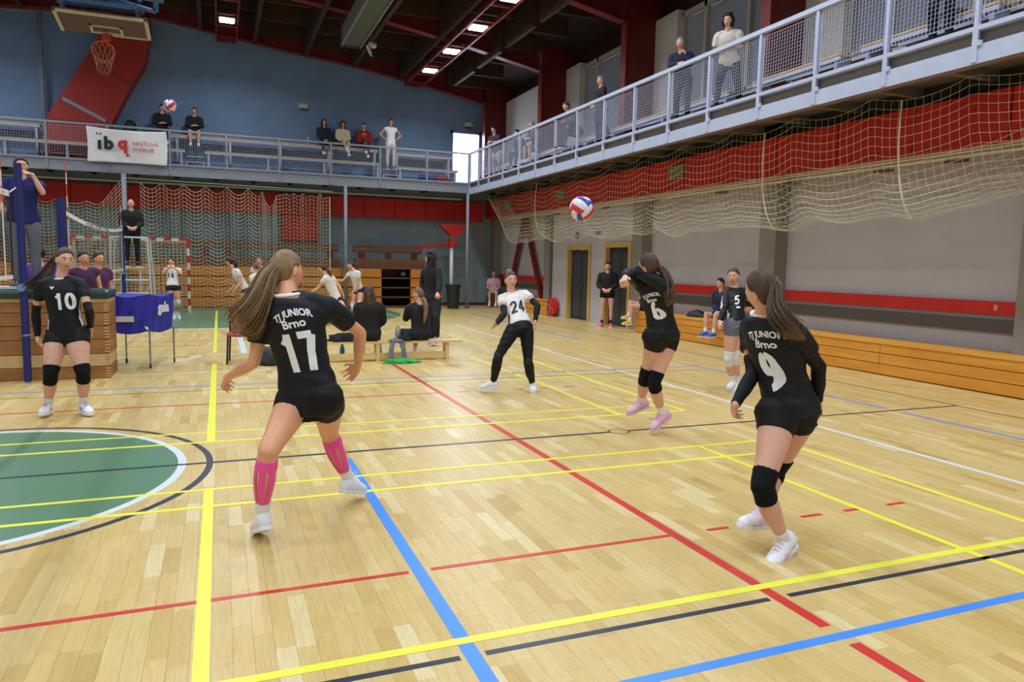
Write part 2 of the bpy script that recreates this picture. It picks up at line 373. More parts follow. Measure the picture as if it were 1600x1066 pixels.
# upper right wall with windows between the red frames
S(G().box((10.5,YMIN,4.4),(10.7,YB,5.35)),'wall_right_upper_1',M_WHITE)
S(G().box((10.5,YMIN,7.7),(10.7,YB,9.0)),'wall_right_upper_2',mat('dark red brown fascia',(52,18,14),.6))
FY=[1.0,6.1,11.2,16.35,21.45,26.65]
M_BLIND = mat('grey blind',(150,158,176),.5); M_GLASS=mat('window glass',(60,66,76),.12,spec=.6)
wn=0
for k in range(5):
    a=FY[k]+.25; b=FY[k+1]
    if k==4:
        S(G().box((10.3,a,5.3),(10.7,b+.4,7.75)),'wall_right_upper_3',M_WHITE); continue
    S(G().box((10.3,b-.95,5.3),(10.7,b,7.75)),'wall_right_upper_4',M_WHITE)
    wn+=1; wo=tag(bpy.data.objects.new('window_%d'%wn,None),kind='structure'); COL.objects.link(wo); wo.location=(10.5,a,5.35)
    y0,y1=a,b-.95
    cuts=[y0,y0+1.55,y0+3.05,y1]
    G().box((10.44,y0,5.35),(10.56,y1,5.45)).out('window_frame',M_CREAM,wo); G().box((10.44,y0,7.58),(10.56,y1,7.7)).out('window_frame',M_CREAM,wo)
    for c in cuts: G().box((10.44,c-.05,5.35),(10.56,c+.05,7.7)).out('mullion',M_CREAM,wo)
    for c,d in zip(cuts,cuts[1:]):
        bg=G()
        for j in range(42): 
            z=5.47+j*.05; bg.add(([(10.552,c+.06,z),(10.552,d-.06,z),(10.54,d-.06,z+.043),(10.54,c+.06,z+.043)],[(0,1,2,3)]))
        G().box((10.58,c+.05,5.45),(10.6,d-.05,7.58)).out('pane',M_GLASS,wo)
        tag(bg.out('blind',M_BLIND,wo),kind='stuff')
# open doorway at the end of the far balcony
g=G(); g.box((8.0,YB+2.2,4.4),(9.9,YB+2.3,7)); g.box((8.0,YB+.2,4.4),(8.1,YB+2.2,7)); g.box((9.8,YB+.2,4.4),(9.9,YB+2.2,7)); g.box((8.0,YB+.2,6.9),(9.9,YB+2.2,7)); g.box((8.0,YB,4.38),(9.9,YB+2.3,4.46))
S(g,'wall_lobby',mat('lobby white',(232,234,240),.7)); area('lobby_light',(8.9,YB+1.2,6.8),1.2,330,(.86,.93,1))
d=tag(bpy.data.objects.new('door_3',None),kind='structure'); COL.objects.link(d); d.location=(8.3,YB,4.5)
M_BF=mat('blue door frame',(104,124,168),.5)
G().box((8.24,YB-.06,4.5),(8.32,YB+.06,6.62)).out('door_post',M_BF,d); G().box((9.34,YB-.06,4.5),(9.52,YB+.06,6.62)).out('door_post',M_BF,d); G().box((8.24,YB-.06,6.52),(9.52,YB+.06,6.64)).out('door_head',M_BF,d)
for k,(x,z) in enumerate(((2.84,6.96),(8.92,6.86))):
    t=thing('exit_sign','small white box sign on the blue wall, '+['above the seated women','above the bright doorway'][k],'sign',(x,YB,z))
    G().box((x-.15,YB-.08,z-.06),(x+.15,YB,z+.09)).out('sign_box',mat('sign white',(190,190,184),.5),t); G().box((x-.12,YB-.085,z-.13),(x+.13,YB-.03,z-.07)).out('sign_lower',mat('sign grey green',(60,74,66),.5),t)

# left and rear walls, mostly outside the view
S(G().box((XMIN-.2,YMIN,0),(XMIN,YB,5.0)),'wall_left',M_TEAL)

# roof: deck, purlins, cross joists, red portal frames
RP=[(-9.2,8.75),(-6,9.0),(-2,9.25),(2.3,8.68),(4.6,8.45),(7.1,8.06),(9.4,7.62),(11.1,7.3)]
def rz(x):
    for (a,za),(b,zb) in zip(RP,RP[1:]):
        if a<=x<=b: return za+(zb-za)*(x-a)/(b-a)
    return RP[-1][1] if x>0 else RP[0][1]
g=G()
for (a,za),(b,zb) in zip(RP,RP[1:]): g.prism([(a,YMIN,za+.85),(b,YMIN,zb+.85),(b,YMIN,zb+.95),(a,YMIN,za+.95)],(0,YB+.2-YMIN,0))
S(g,'ceiling',M_DECKD)
roof=thing('roof_timbers','grid of dark stained timber joists under the roof','roof',(0,12,9)); roof['kind']='structure'; del roof['category'],roof['label']
pur=[-.4+1.63*k for k in range(-5,6)]
for x in pur:
    z=rz(x)-.12
    for a,b in ([(YMIN,26.45)] if x<7 else [(YMIN,7.5),(8.1,10.2),(10.6,12.7),(13.1,15.2),(15.6,17.7),(18.1,20.1),(20.6,22.6),(23.0,25.1)]):
        G().box((x-.06,a,z+ (0 if x<7 else -.05)),(x+.06,b,z+.95)).out('purlin',M_DARKWOOD,roof)
for a,b in zip(pur,pur[1:]+[pur[-1]+1.63]):
    z=max(rz(a),rz(b))+.12
    for j in range(15): 
        y=2.4+j*1.7; G().box((a+.06,y-.05,z),(b-.06,y+.05,z+.7)).out('cross_joist',M_DARKWOOD,roof)
for k,y in enumerate(FY):
    fr=thing('portal_frame','dark red steel roof frame','roof frame',(9.6,y,4.5)); fr['kind']='structure'; del fr['category'],fr['label']
    ix=[-9.0,-6,-2,2.3,4.6,7.1,9.35]
    P=[(x,y,rz(x)) for x in ix]+[(x,y,rz(x)+.8) for x in ix[::-1]]
    G().prism(P,(0,.05,0)).out('rafter_web',M_DRED,fr)
    g=G()
    for a,b in zip(ix,ix[1:]): g.prism([(a,y-.1,rz(a)-.04),(b,y-.1,rz(b)-.04),(b,y-.1,rz(b)),(a,y-.1,rz(a))],(0,.25,0))
    g.out('rafter_flange',M_RED,fr)
    G().box((9.40,y-.1,4.4),(9.44,y+.15,7.62)).out('column_flange',M_RED,fr)
    G().prism([(9.44,y,4.4),(10.5,y,4.4),(10.5,y,8.6),(9.44,y,8.4)],(0,.06,0)).out('column_web',M_DRED,fr)
S(G().box((-4.99,26.75,4.5),(-4.88,26.86,9.2)),'trim_5',mat('grey pipe steel',(96,100,112),.4))
# lamp tracks
lamp_n=0
M_LAMP=mat('lamp glow',(255,250,240),.5,emit=14)
for ti,(tx,tz) in enumerate(TRACKS):
    tr=thing('light_track',['red steel lamp track out to the left','red steel lamp track left of the ventilation duct','red steel lamp track right of the ventilation duct'][ti],'light track',(tx,26,tz))
    for s in (-.3,.3): G().box((tx+s-.025,YMIN,tz),(tx+s+.025,26.3,tz+.12)).out('rail',M_RED,tr)
    for j in range(20): G().box((tx-.3,25.9-j*1.2,tz+.03),(tx+.3,25.94-j*1.2,tz+.08)).out('crossbar',M_RED,tr)
    G().box((tx-.3,26.2,tz-.02),(tx+.3,26.3,tz+.5)).out('end_plate',M_DRED,tr)
    for j,ty in enumerate(TRACK_Y):
        t=thing('ceiling_lamp','square white floodlight on the '+['left','middle','right'][ti]+' red track, '+'first second third fourth fifth sixth seventh eighth ninth tenth eleventh twelfth'.split()[j]+' from the far wall','lamp',(tx,ty,tz),'ceiling floodlights')
        G().prism([(tx-.24,ty-.24,tz+.02),(tx+.24,ty-.24,tz+.02),(tx+.24,ty+.24,tz+.02),(tx-.24,ty+.24,tz+.02)],(0,0,.16)).out('housing',mat('lamp housing',(84,80,84),.4,.5),t)
        G().box((tx-.2,ty-.2,tz-.01),(tx+.2,ty+.2,tz+.02)).out('diffuser',M_LAMP,t)
# ventilation duct
t=thing('ventilation_duct','long grey ventilation duct hung under the dark roof','duct',(3.55,14,7.6))
G().box((3.3,-1,7.62),(3.82,21.4,8.1)).out('duct_box',mat('grey duct sheet',(96,102,92),.5,.2,var=.06),t)
for s in (3.3,3.82): G().box((s-.02,-1,7.58),(s+.02,21.4,7.64)).out('edge_rail',mat('duct edge',(140,146,144),.4,.3),t)
G().box((3.28,21.38,7.58),(3.84,21.46,8.1)).out('end_flange',mat('blue grey end',(52,50,88),.5),t)
t=thing('spotlight','small cream projector hanging at the end of the ventilation duct','lamp',(4.05,21.2,7.6))
G().add(tube([(4.05,21.1,7.66),(4.2,21.5,7.76)],[.06,.11],10)).out('lamp_head',mat('cream metal',(180,176,150),.4),t); G().add(tube([(4.05,21.2,7.7),(4.1,21.25,8.1)],.02,6)).out('bracket',M_STEELD,t); G().add(tube([(3.95,21.1,7.62),(4.06,21.2,7.45),(4.1,21.2,7.35)],[.04,.05,.02],8)).out('cable_box',mat('cream metal',(180,176,150),.4),t)

# ------------------------------------------------------------------ balconies
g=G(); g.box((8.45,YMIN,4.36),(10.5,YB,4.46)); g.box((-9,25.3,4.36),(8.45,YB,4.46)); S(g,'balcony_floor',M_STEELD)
soff=tag(bpy.data.objects.new('balcony_soffit',None),kind='structure'); COL.objects.link(soff); soff.location=(9,12,4.3)
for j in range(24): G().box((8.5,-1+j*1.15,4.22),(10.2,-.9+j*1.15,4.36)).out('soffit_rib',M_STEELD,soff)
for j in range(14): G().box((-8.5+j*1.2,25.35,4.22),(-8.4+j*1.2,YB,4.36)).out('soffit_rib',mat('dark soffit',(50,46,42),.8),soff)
fa=tag(bpy.data.objects.new('balcony_fascia',None),kind='structure'); COL.objects.link(fa); fa.location=(8.35,12,4.2)
G().box((8.35,YMIN,4.07),(8.42,25.2,4.29)).out('fascia_band',M_STEEL,fa); G().box((8.36,YMIN,4.045),(8.44,25.2,4.07)).out('fascia_edge',M_RUST,fa)
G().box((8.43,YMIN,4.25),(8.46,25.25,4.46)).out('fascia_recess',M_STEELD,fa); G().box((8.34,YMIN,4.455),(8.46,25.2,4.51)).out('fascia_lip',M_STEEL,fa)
M_STEELB=mat('steel paint dimmed at far end',(134,136,146),.5,var=.04)  # right balcony's paint again, dimmer far end put into its grey
fb=tag(bpy.data.objects.new('balcony_fascia',None),kind='structure'); COL.objects.link(fb); fb.location=(0,25.2,4.2)
G().box((-9,25.2,4.12),(8.4,25.28,4.44)).out('fascia_band',M_STEELB,fb); G().box((-9,25.16,4.43),(8.4,25.3,4.49)).out('fascia_lip',M_STEELB,fb)
RY=[-1.0,.4,1.8,3.2,4.75,6.29,7.56,8.82,10.06,11.42,12.7,14.01,15.35,16.73,18.01,19.29,20.53,21.86,23.16,24.2,25.17]
def wire_panel(p0,p1,z0,z1,m,parent,cell=.055,r=.0035,frame=.008):
    p0=Vector(p0);p1=Vector(p1);L=(p1-p0).length;d=(p1-p0)/L;g=G();n=Vector((-d.y,d.x,0))
    def wire(a,b,r): 
        a=Vector(a);b=Vector(b);t=(b-a).normalized();u=t.cross(n).normalized()
        V=[a+n*r,a-n*r*.5+u*r*.9,a-n*r*.5-u*r*.9,b+n*r,b-n*r*.5+u*r*.9,b-n*r*.5-u*r*.9]; g.add((V,[(0,1,4,3),(1,2,5,4),(2,0,3,5)]))
    k=int(L/cell)
    for i in range(1,k): q=p0+d*(L*i/k); wire((q.x,q.y,z0),(q.x,q.y,z1),r)
    k=int((z1-z0)/cell)
    for i in range(1,k): z=z0+(z1-z0)*i/k; wire((p0.x,p0.y,z),(p1.x,p1.y,z),r)
    for a,b in (((p0.x,p0.y,z0),(p1.x,p1.y,z0)),((p0.x,p0.y,z1),(p1.x,p1.y,z1)),((p0.x,p0.y,z0),(p0.x,p0.y,z1)),((p1.x,p1.y,z0),(p1.x,p1.y,z1))): wire(a,b,frame)
    o=g.out('mesh_panel',m,parent); return o
rail=thing('balcony_railing','pale grey steel railing with wire mesh panels along the right balcony','railing',(8.38,12,4.5))
G().box((8.34,-2.5,5.46),(8.42,25.2,5.53)).out('handrail',M_STEEL,rail)
for y in RY:
    G().box((8.35,y-.025,4.12),(8.41,y+.025,5.47)).out('post',M_STEEL,rail); G().box((8.335,y-.05,4.09),(8.35,y+.02,4.47)).out('post_bracket',M_STEEL,rail)
    G().box((8.33,y-.1,4.27),(8.36,y-.05,4.33)).out('bolt_plate',M_STEEL,rail)
for a,b in zip(RY,RY[1:]): wire_panel((8.38,a+.07,0),(8.38,b-.07,0),4.6,5.4,M_STEEL,rail)
RXs=[-7.8,-6.2,-4.61,-3.03,-1.34,.29,1.88,3.52,5.16,6.8,8.34]
rail=thing('balcony_railing','grey steel railing with wire mesh panels along the far balcony','railing',(0,25.22,4.5))
G().box((-9,25.19,5.47),(8.4,25.25,5.53)).out('handrail',M_STEELB,rail)
for x in RXs:
    G().box((x-.03,25.17,4.15),(x+.03,25.23,5.47)).out('post',M_STEELB,rail)
for a,b in zip(RXs,RXs[1:]): wire_panel((a+.07,25.21,0),(b-.07,25.21,0),4.6,5.4,M_STEELB,rail,.07,.004)
# columns under the balcony
for k,(x,h) in enumerate(((8.3,4.1),(3.98,4.12),(-2.62,4.1))):
    t=thing('steel_column',['round grey steel column under the balcony corner','round grey steel column behind the running players','grey steel column at the peak of the goal net'][k],'column',(x,25.12,0))
    G().add(tube([(x,25.12,0),(x,25.12,h)],.055 if k<2 else .07,14)).out('shaft',M_STEELB,t,smooth=True); G().add(tube([(x,25.12,0),(x,25.12,.03)],.1,14)).out('base_plate',M_STEELD,t)
t=thing('cable_pipe','long cream pipe under the far balcony','pipe',(0,25.6,4.0)); G().add(tube([(-9,25.6,3.92),(8.2,25.6,3.92)],.03,8)).out('pipe_run',mat('cream pipe',(176,170,140),.5),t)
# benches on balconies
def plank_bench(name,label,x0,x1,y0,y1,z,zf,m=M_GOLD,legs=None,axis='x'):
    t=thing(name,label,'bench',((x0+x1)/2,(y0+y1)/2,zf))
    G().box((x0,y0,z-.035),(x1,y1,z)).out('seat_plank',m,t,bevel=.005)
    if axis=='x':
        G().box((x0,y0+.01,z-.1),(x1,y0+.05,z-.035)).out('seat_rail',M_STEEL,t)
        n=max(2,int((x1-x0)/1.6)+1)
        for i in range(n):
            x=x0+.1+(x1-x0-.2)*i/(n-1); G().box((x-.03,y0+.03,zf),(x+.03,y1-.03,z-.035)).out('leg',M_STEEL,t)
    else:
        G().box((x0+.01,y0,z-.1),(x0+.05,y1,z-.035)).out('seat_rail',M_STEEL,t)
        n=max(2,int((y1-y0)/1.6)+1)
        for i in range(n):
            y=y0+.1+(y1-y0-.2)*i/(n-1); G().box((x0+.03,y-.03,zf),(x1-.03,y+.03,z-.035)).out('leg',M_STEEL,t)
    return t
plank_bench('balcony_bench','upper yellow plank bench on the far balcony, left of the red duct',-7.5,-5.0,26.55,26.95,5.6,4.46)
plank_bench('balcony_bench','upper yellow plank bench on the far balcony under the seated spectators',-2.9,5.35,26.55,26.95,5.6,4.46)
plank_bench('balcony_bench','upper yellow plank bench on the far balcony by the bright doorway',5.95,8.1,26.55,26.95,5.55,4.46)
plank_bench('balcony_bench','lower yellow plank bench on the far balcony left of the small steps',-7.5,-.95,26.0,26.4,5.07,4.46)
plank_bench('balcony_bench','lower yellow plank bench on the far balcony under the seated women',-.35,5.35,26.0,26.4,5.07,4.46)
plank_bench('balcony_bench','lower pale plank bench on the far balcony near the doorway',5.95,8.2,26.0,26.4,5.0,4.46)
for k,x in enumerate((-.65,5.7)):
    t=thing('balcony_steps',['small steel steps between the lower benches','small steel steps under the woman in white'][k],'steps',(x,26.1,4.46))
    for z in (4.66,4.86): G().box((x-.25,25.95+(z-4.66),z),(x+.25,26.2+(z-4.66),z+.03)).out('tread',M_STEEL,t)
    for s in (-.25,.25): G().box((x+s-.02,25.95,4.46),(x+s+.02,26.4,4.7)).out('side_plate',M_STEEL,t)
for k,(a,b) in enumerate(((-1,2.5),(2.9,6.0),(6.5,8.6),(9.0,11.0),(11.7,16.2),(16.9,18.4),(18.9,21.3),(21.9,24.6))):
    plank_bench('balcony_bench','yellow plank bench on the right balcony, '+['past the near end','second stretch from the near end','by the top right corner','right of the curly haired woman','behind the white haired man','behind the woman in black','behind the leaning man in the dark jacket','nearest the far corner'][k],9.0,9.35,a,b,4.97,4.46,axis='y')
    plank_bench('balcony_bench','brown back row bench on the right balcony, '+['past the near end','second stretch from the near end','by the top right corner','right of the curly haired woman','behind the white haired man','behind the woman in black','behind the leaning man in the dark jacket','nearest the far corner'][k],9.75,10.1,a,b,5.15,4.46,m=M_STANDD,axis='y')
# blue steel storage boxes under the lower bench
t=thing('storage_crate','blue crate under the low bench by the doorway','crate',(6.95,25.9,4.46)); G().box((6.7,25.75,4.5),(7.25,26.0,4.74)).out('crate_body',mat('blue plastic',(34,52,150),.5),t,bevel=.01)
t=thing('storage_crate','red crate under the low bench by the doorway','crate',(7.6,25.9,4.46)); G().box((7.3,25.75,4.5),(7.75,26.0,4.74)).out('crate_body',mat('red plastic',(150,34,34),.5),t,bevel=.01)
# red ducting rising on the blue wall
t=thing('red_duct','wide red sheet metal duct slanting up the blue wall','duct',(-4.0,26.8,4.5))
dp=[(-4.95,4.5),(-3.15,4.5),(-3.08,5.7),(-2.45,7.0),(-2.06,7.69),(-1.88,8.6),(-1.88,9.1),(-3.05,9.0),(-3.4,8.2),(-4.84,5.74)]
G().prism([(x,26.45,z) for x,z in dp],(0,.62,0)).out('duct_body',mat('red duct sheet',(150,28,16),.5,var=.12,scale=1.5),t)
for (a,b,c,d,m_,w_) in ((-4.35,6.4,-3.2,5.82,M_STEELB,.06),(-3.64,7.67,-2.45,7.0,M_RED,.02),(-4.8,5.75,-3.1,5.72,M_DRED,.02)):
    G().prism([(a,26.43,b-w_),(c,26.43,d-w_),(c,26.43,d+w_),(a,26.43,b+w_)],(0,.02,0)).out('seam_strip',m_,t)
# banner
t=thing('sponsor_banner','white cloth banner with black and red logo tied to the far railing','banner',(-2.5,25.08,4.4))
V=[];F=[];nx,nz=40,20
for j in range(nz+1):
    for i in range(nx+1):
        u=i/nx;v=j/nz; sag=.05*math.sin(PI*u)*v; V.append((-3.56+2.13*u+.03*math.sin(v*PI),25.10-.03*math.sin(u*9+v*3)*(1-abs(v-.5)),4.40+1.03*v-sag*(1.2-0)+ .02*math.sin(u*PI)*(1-v)))
for j in range(nz):
    for i in range(nx): a=j*(nx+1)+i; F.append((a,a+1,a+nx+2,a+nx+1))
ban=G().add((V,F)).out('banner_cloth',mat('white banner cloth',(226,220,222),.8,var=.04,scale=3),t,smooth=True)
so=ban.modifiers.new('s','SOLIDIFY'); so.thickness=.006
for txt,sz,x,z,m_,bo in (('ı',.5,-3.22,4.94,'k',.05),('b',.5,-2.98,4.95,'k',.05),('q',.5,-2.61,4.98,'r',.05),('NESÍŤOVÁ',.15,-2.0,5.0,'r',0),('ENERGIE',.15,-2.05,4.82,'r',0)):
    print_on('banner_print',txt,sz,(x,25.05,z),(1,0,0),(0,0,1),mat('black print',(30,28,30),.7) if m_=='k' else mat('red print',(190,44,40),.7),t,bold=bo)
for x in (-3.28,-3.19): G().box((x-.02,25.045,5.2),(x+.03,25.05,5.25)).out('banner_print',mat('black print',(30,28,30),.7),t)
G().prism([(-2.5,25.045,4.72),(-2.42,25.045,4.62),(-2.55,25.045,4.6)],(0,.004,0)).out('banner_print',mat('red print',(190,44,40),.7),t)

# ------------------------------------------------------------------ stands, nets, court furniture
st=thing('retractable_stand','wide folded wooden stand of orange boards along the far wall','stand',(-1,25.4,0))
G().box((-7.5,25.5,0),(5.2,26.9,1.38)).out('stand_core',M_BLACK,st); G().box((6.32,25.5,0),(6.85,26.9,1.38)).out('stand_core',M_BLACK,st); G().box((5.2,26.3,0),(6.32,26.9,1.38)).out('stand_core',M_BLACK,st)
xs=[-7.5,-4.6,-1.7,1.2,3.9,4.45,5.25]
for k in range(4):
    z0=.07+k*.335
    for a,b in list(zip(xs,xs[1:]))+[(6.28,6.86)]: G().box((a+.01,25.3+.02*k,z0),(b-.01,25.5,z0+.3)).out('stand_board',M_STAND,st)
    G().box((5.25,25.4,z0+.29),(6.28,26.2,z0+.33)).out('shelf_edge',M_STANDD,st)
G().box((5.25,26.15,1.1),(6.28,26.3,1.38)).out('inner_panel',M_DRED,st)
G().box((-7.5,25.28,0),(6.86,25.4,.08)).out('plinth',M_STANDD,st)
for a,b in ((-7.5,-4.0),(-3.95,-.1),(0,3.9),(4.4,6.9)):
    G().box((a,25.8,1.4),(b,26.0,1.72)).out('back_board',M_STANDD,st); G().box((a,26.2,1.92),(b,26.26,2.05)).out('seat_slat',M_STANDD,st); G().box((a,26.2,2.08),(b,26.3,2.2)).out('seat_slat',M_STANDD,st)
    for j in range(3): x=a+.3+(b-a-.6)*j/2; G().box((x-.1,26.05,1.72),(x+.1,26.2,1.95)).out('seat_leg',M_DRED,st)
t=thing('tennis_ball','small green ball on the shelf of the stand opening','ball',(6.1,25.9,1.28)); G().add(ball((6.1,25.7,1.2),.1,14,10)).out('ball_shell',mat('green rubber',(90,150,110),.6),t,smooth=True)
# wooden bench box along the right wall
br=thing('wall_bench','long golden plank bench box along the right wall','bench',(9.8,9,0))
G().box((9.62,-2,0),(10.12,15.6,.46)).out('bench_core',M_BLACK,br); G().box((9.54,-2,.49),(10.15,15.62,.53)).out('bench_top',M_OCHRE,br)
ys=[-2,1.2,4.4,8.35,12.0,15.62]
for k in range(3):
    for a,b in zip(ys,ys[1:]): G().box((9.555+(.006 if k==0 and b>9 else 0),a+.004,.015+k*.165),(9.60,b-.004,.015+k*.165+.155)).out('bench_board',M_OCHRE,br,bevel=.004)
G().box((9.56,15.58,0),(10.12,15.62,.5)).out('bench_end',M_OCHRE,br)
t=thing('wall_bench','short golden plank bench box between the corner brace and the dark door','bench',(9.9,23,0))
G().box((9.8,21.3,0),(9.96,25.0,.46)).out('bench_core',M_BLACK,t); G().box((9.72,21.28,.46),(9.98,25,.5)).out('bench_top',M_OCHRE,t)
for k in range(3): G().box((9.74,21.3,.01+k*.15),(9.79,25,.01+k*.15+.14)).out('bench_board',M_OCHRE,t)
t=thing('hose_reel','round red fire hose reel standing at the end of the short bench box','hose reel',(9.75,20.95,0))
G().add(tube([(9.72,20.95,.3),(9.86,20.95,.3)],.29,24)).out('reel_disc',mat('signal red',(206,30,32),.4),t)
for a in (.4,1.9): G().prism([(9.71,20.95-.28*math.cos(a)-.02,.3-.28*math.sin(a)),(9.71,20.95+.28*math.cos(a)-.02,.3+.28*math.sin(a)),(9.71,20.95+.28*math.cos(a)+.02,.3+.28*math.sin(a)),(9.71,20.95-.28*math.cos(a)+.02,.3-.28*math.sin(a))],(-.015,0,0)).out('reel_strap',mat('grey strap',(150,140,140),.6),t)
t=thing('waste_bin','tall dark green plastic waste bin by the far column','bin',(7.75,25.0,0))
G().add(tube([(7.75,25.0,0),(7.75,25.0,.72),(7.75,25.0,.74),(7.75,25.0,.84)],[.2,.24,.26,.25],20)).out('bin_body',mat('dark green plastic',(22,40,34),.5),t,smooth=False); G().add(tube([(7.75,25.0,.80),(7.75,25.0,.86)],.27,20)).out('bin_rim',mat('dark green plastic',(22,40,34),.5),t)
t=thing('hoop_stand','folded hoop stand with white pole and red hood in the far corner','stand',(7.95,25.9,0))
G().add(tube([(7.95,25.9,0),(7.95,25.9,2.2)],.07,14)).out('pole',mat('white pole',(206,206,212),.4),t,smooth=True); G().box((7.85,25.8,2.2),(8.05,26.0,2.5)).out('pole_head',M_REDP,t)
G().prism([(7.45,25.8,3.02),(8.5,25.8,3.02),(8.2,25.8,2.6),(7.9,25.8,2.6)],(0,.25,0)).out('hood',M_REDP,t)
G().add(tube([(6.6,25.9,2.2),(8.3,25.9,2.35)],.025,6)).add(tube([(6.6,25.9,2.12),(7.9,25.9,2.28)],.02,6)).out('arm',M_REDP,t)

def wires(g, fn, us, vs, r, vr=None):
    def pl(P,r):
        P2,T,fr=frames(P); n=len(g.V)
        for p,(x,y) in zip(P2,fr):
            for k in range(3): a=2*PI*k/3; g.V.append(p+x*(r*math.cos(a))+y*(r*math.sin(a)))
        for i in range(len(P2)-1):
            for k in range(3): k2=(k+1)%3; g.F.append((n+i*3+k,n+i*3+k2,n+i*3+3+k2,n+i*3+3+k)); g.I.append(0)
    for u in us: pl([Vector(fn(u,v)) for v in vs], vr or r)
    for v in vs: pl([Vector(fn(u,v)) for u in us], r)
def lerp_poly(P,t):
    k=min(int(t*(len(P)-1)),len(P)-2); u=t*(len(P)-1)-k; return P[k].lerp(P[k+1],u)
M_NET=mat('cream net cord',(226,218,184),.8); M_NETD=mat('net cord in shade',(150,138,104),.8)
# gathered safety net under the right balcony
PRO=[Vector(p) for p in ((9.0,4.14),(8.93,3.75),(8.9,3.35),(8.93,2.95),(9.0,2.65),(9.12,2.45),(9.28,2.4),(9.42,2.55),(9.5,2.85),(9.52,3.2))]
def rn(y,v):
    p=lerp_poly(PRO,v); ph=(y-6.8+.05)/1.56; f=ph-math.floor(ph); sag=.75*(f*(1-f))*.75
    k=max(0,1-v*1.15); wob=.06*math.sin(y*2.1+v*2)+.04*math.sin(y*5.3)
    e=min(1,(25.0-y)/1.6); z=p.y-sag*(.35+.65*k)+wob*(1-k); z=4.0-(4.0-z)*(e if e>0 else 0)*1.0 if y>23.4 else z
    if y<8.5: z+=(8.5-y)*.14*(1-k)
    return (p.x+.05*math.sin(y*3+v*3)*(1-k), y-.55*min(v,.62)+.5*max(0,v-.62), z)
t=thing('safety_net','cream safety net gathered in swags under the right balcony','net',(9.1,14,4))
g=G(); wires(g, rn, [-1+i*.13 for i in range(200)], [i/26 for i in range(27)], .0034, .0022); tag(g.out('net_mesh',M_NET,t),kind='stuff')
for y0 in (7.8,10.6,20.6): G().add(tube([rn(y0+.5*v*v,v) for v in [i/12 for i in range(9)]],.012,5)).out('gather_rope',M_NET,t)
g=G(); g.add(tube([(9.52,-1,3.2),(9.52,24.8,3.2)],.02,6)); g.add(tube([(9.5,-1,3.26),(9.5,24.8,3.25)],.012,5)); g.add(tube([(9.54,-1,3.3),(9.54,24.8,3.3)],.012,5)); g.out('rope_bundle',mat('cream rope bundle',(206,190,150),.7),t)
for y in (7.1,8.3,10.2,12.2,14.6,17,20): G().add(tube([(9.5,y,3.14),(9.5,y+.35,3.15)],.022,6)).out('rope_clip',mat('rust clip',(96,36,26),.6),t)
# curtain net in front of the far stand
def cn(x,v):
    ph=(x+2.2)/.62 if x<1.6 else (x-1.75)/.27; 
    f=ph-math.floor(ph); sag=.30*4*f*(1-f)*.8 if x<1.3 else .16*4*f*(1-f)
    if 1.3<x<1.78: f=(x-1.3)/.48; sag=.55*4*f*(1-f)
    top=3.85-.02*(x+2.6)
    z=top*(1-v)- sag*(1-.55*v) + .05
    return (x, 24.75+.07*math.sin(x*10)*(1 if x<1.5 else 1.6)+.1*v, max(.03,z))
t=thing('curtain_net','cream curtain net hanging in scallops before the far stand','net',(.4,24.8,4))
g=G(); wires(g, cn, [-2.15+i*.105 for i in range(54)], [i/32 for i in range(33)], .005,.003); tag(g.out('net_mesh',M_NET,t),kind='stuff')
G().add(tube([cn(3.42,v/20) for v in range(21)],.014,5)).out('edge_rope',M_NET,t); G().add(tube([(-2.6,24.8,3.95),(3.5,24.8,3.88)],.006,4)).out('top_cable',M_NET,t)
def cl(x,v):
    s=(-2.55-x)/6.0; top=3.95-.75*min(1,s*6)*(1 if s>0 else 0)+.5*min(1,s*6)*0; f=(x*1.4)-math.floor(x*1.4)
    top=3.98-.9*min(1,s*9)+.55*min(1,s*1.2)-.2*4*f*(1-f)*min(1,s*3)
    return (x,24.75+.05*math.sin(x*8),max(.03,top*(1-v)+.03))
t=thing('curtain_net','cream curtain net drawn up to a peak at the grey column','net',(-3.5,24.8,4))
g=G(); wires(g, cl, [-8.2+i*.11 for i in range(52)], [i/32 for i in range(33)], .005,.003); tag(g.out('net_mesh',M_NET,t),kind='stuff')
# small handball goal
t=thing('handball_goal','red and white striped handball goal behind the far court','goal',(-2.3,23.6,0))
MW=mat('goal white',(206,196,170),.5); MR=mat('goal red',(186,30,34),.5)
for x in (-3.85,-.84):
    g=G()
    for k in range(10): g.box((x-.04,23.56,k*.21),(x+.04,23.64,(k+1)*.21),(k%2))
    o=g.out('goal_post',[MW,MR],t)
g=G()
for k in range(15): g.box((-3.85+k*.2007-.04,23.56,2.1),(-3.85+(k+1)*.2007+(.04 if k==14 else -.04),23.64,2.18),((k+1)%2))
g.out('crossbar',[MW,MR],t)
for x in (-3.85,-.84): G().add(tube([(x,23.6,2.1),(x,24.3,2.05),(x,24.6,0.02)],.015,6)).out('stay',MW,t)
def gn(u,v): 
    return (-3.85+3.01*u, 23.65+.6*min(1,v*3)+.3*v, max(.02,2.1-2.1*max(0,(v-.25)/.75)))
g=G(); wires(g,gn,[i/28 for i in range(29)],[i/30 for i in range(31)],.004); 
for s in (-3.85,-.84):
    wires(g,lambda u,v,s=s:(s,23.65+.7*u,max(.02,2.05*(1-v))),[i/8 for i in range(9)],[i/20 for i in range(21)],.004)
tag(g.out('goal_net',M_NET,t),kind='stuff')
t=thing('hoop_frame','rope hung bundle at the goal','rope',(-.5,24,0)); bpy.data.objects.remove(t)
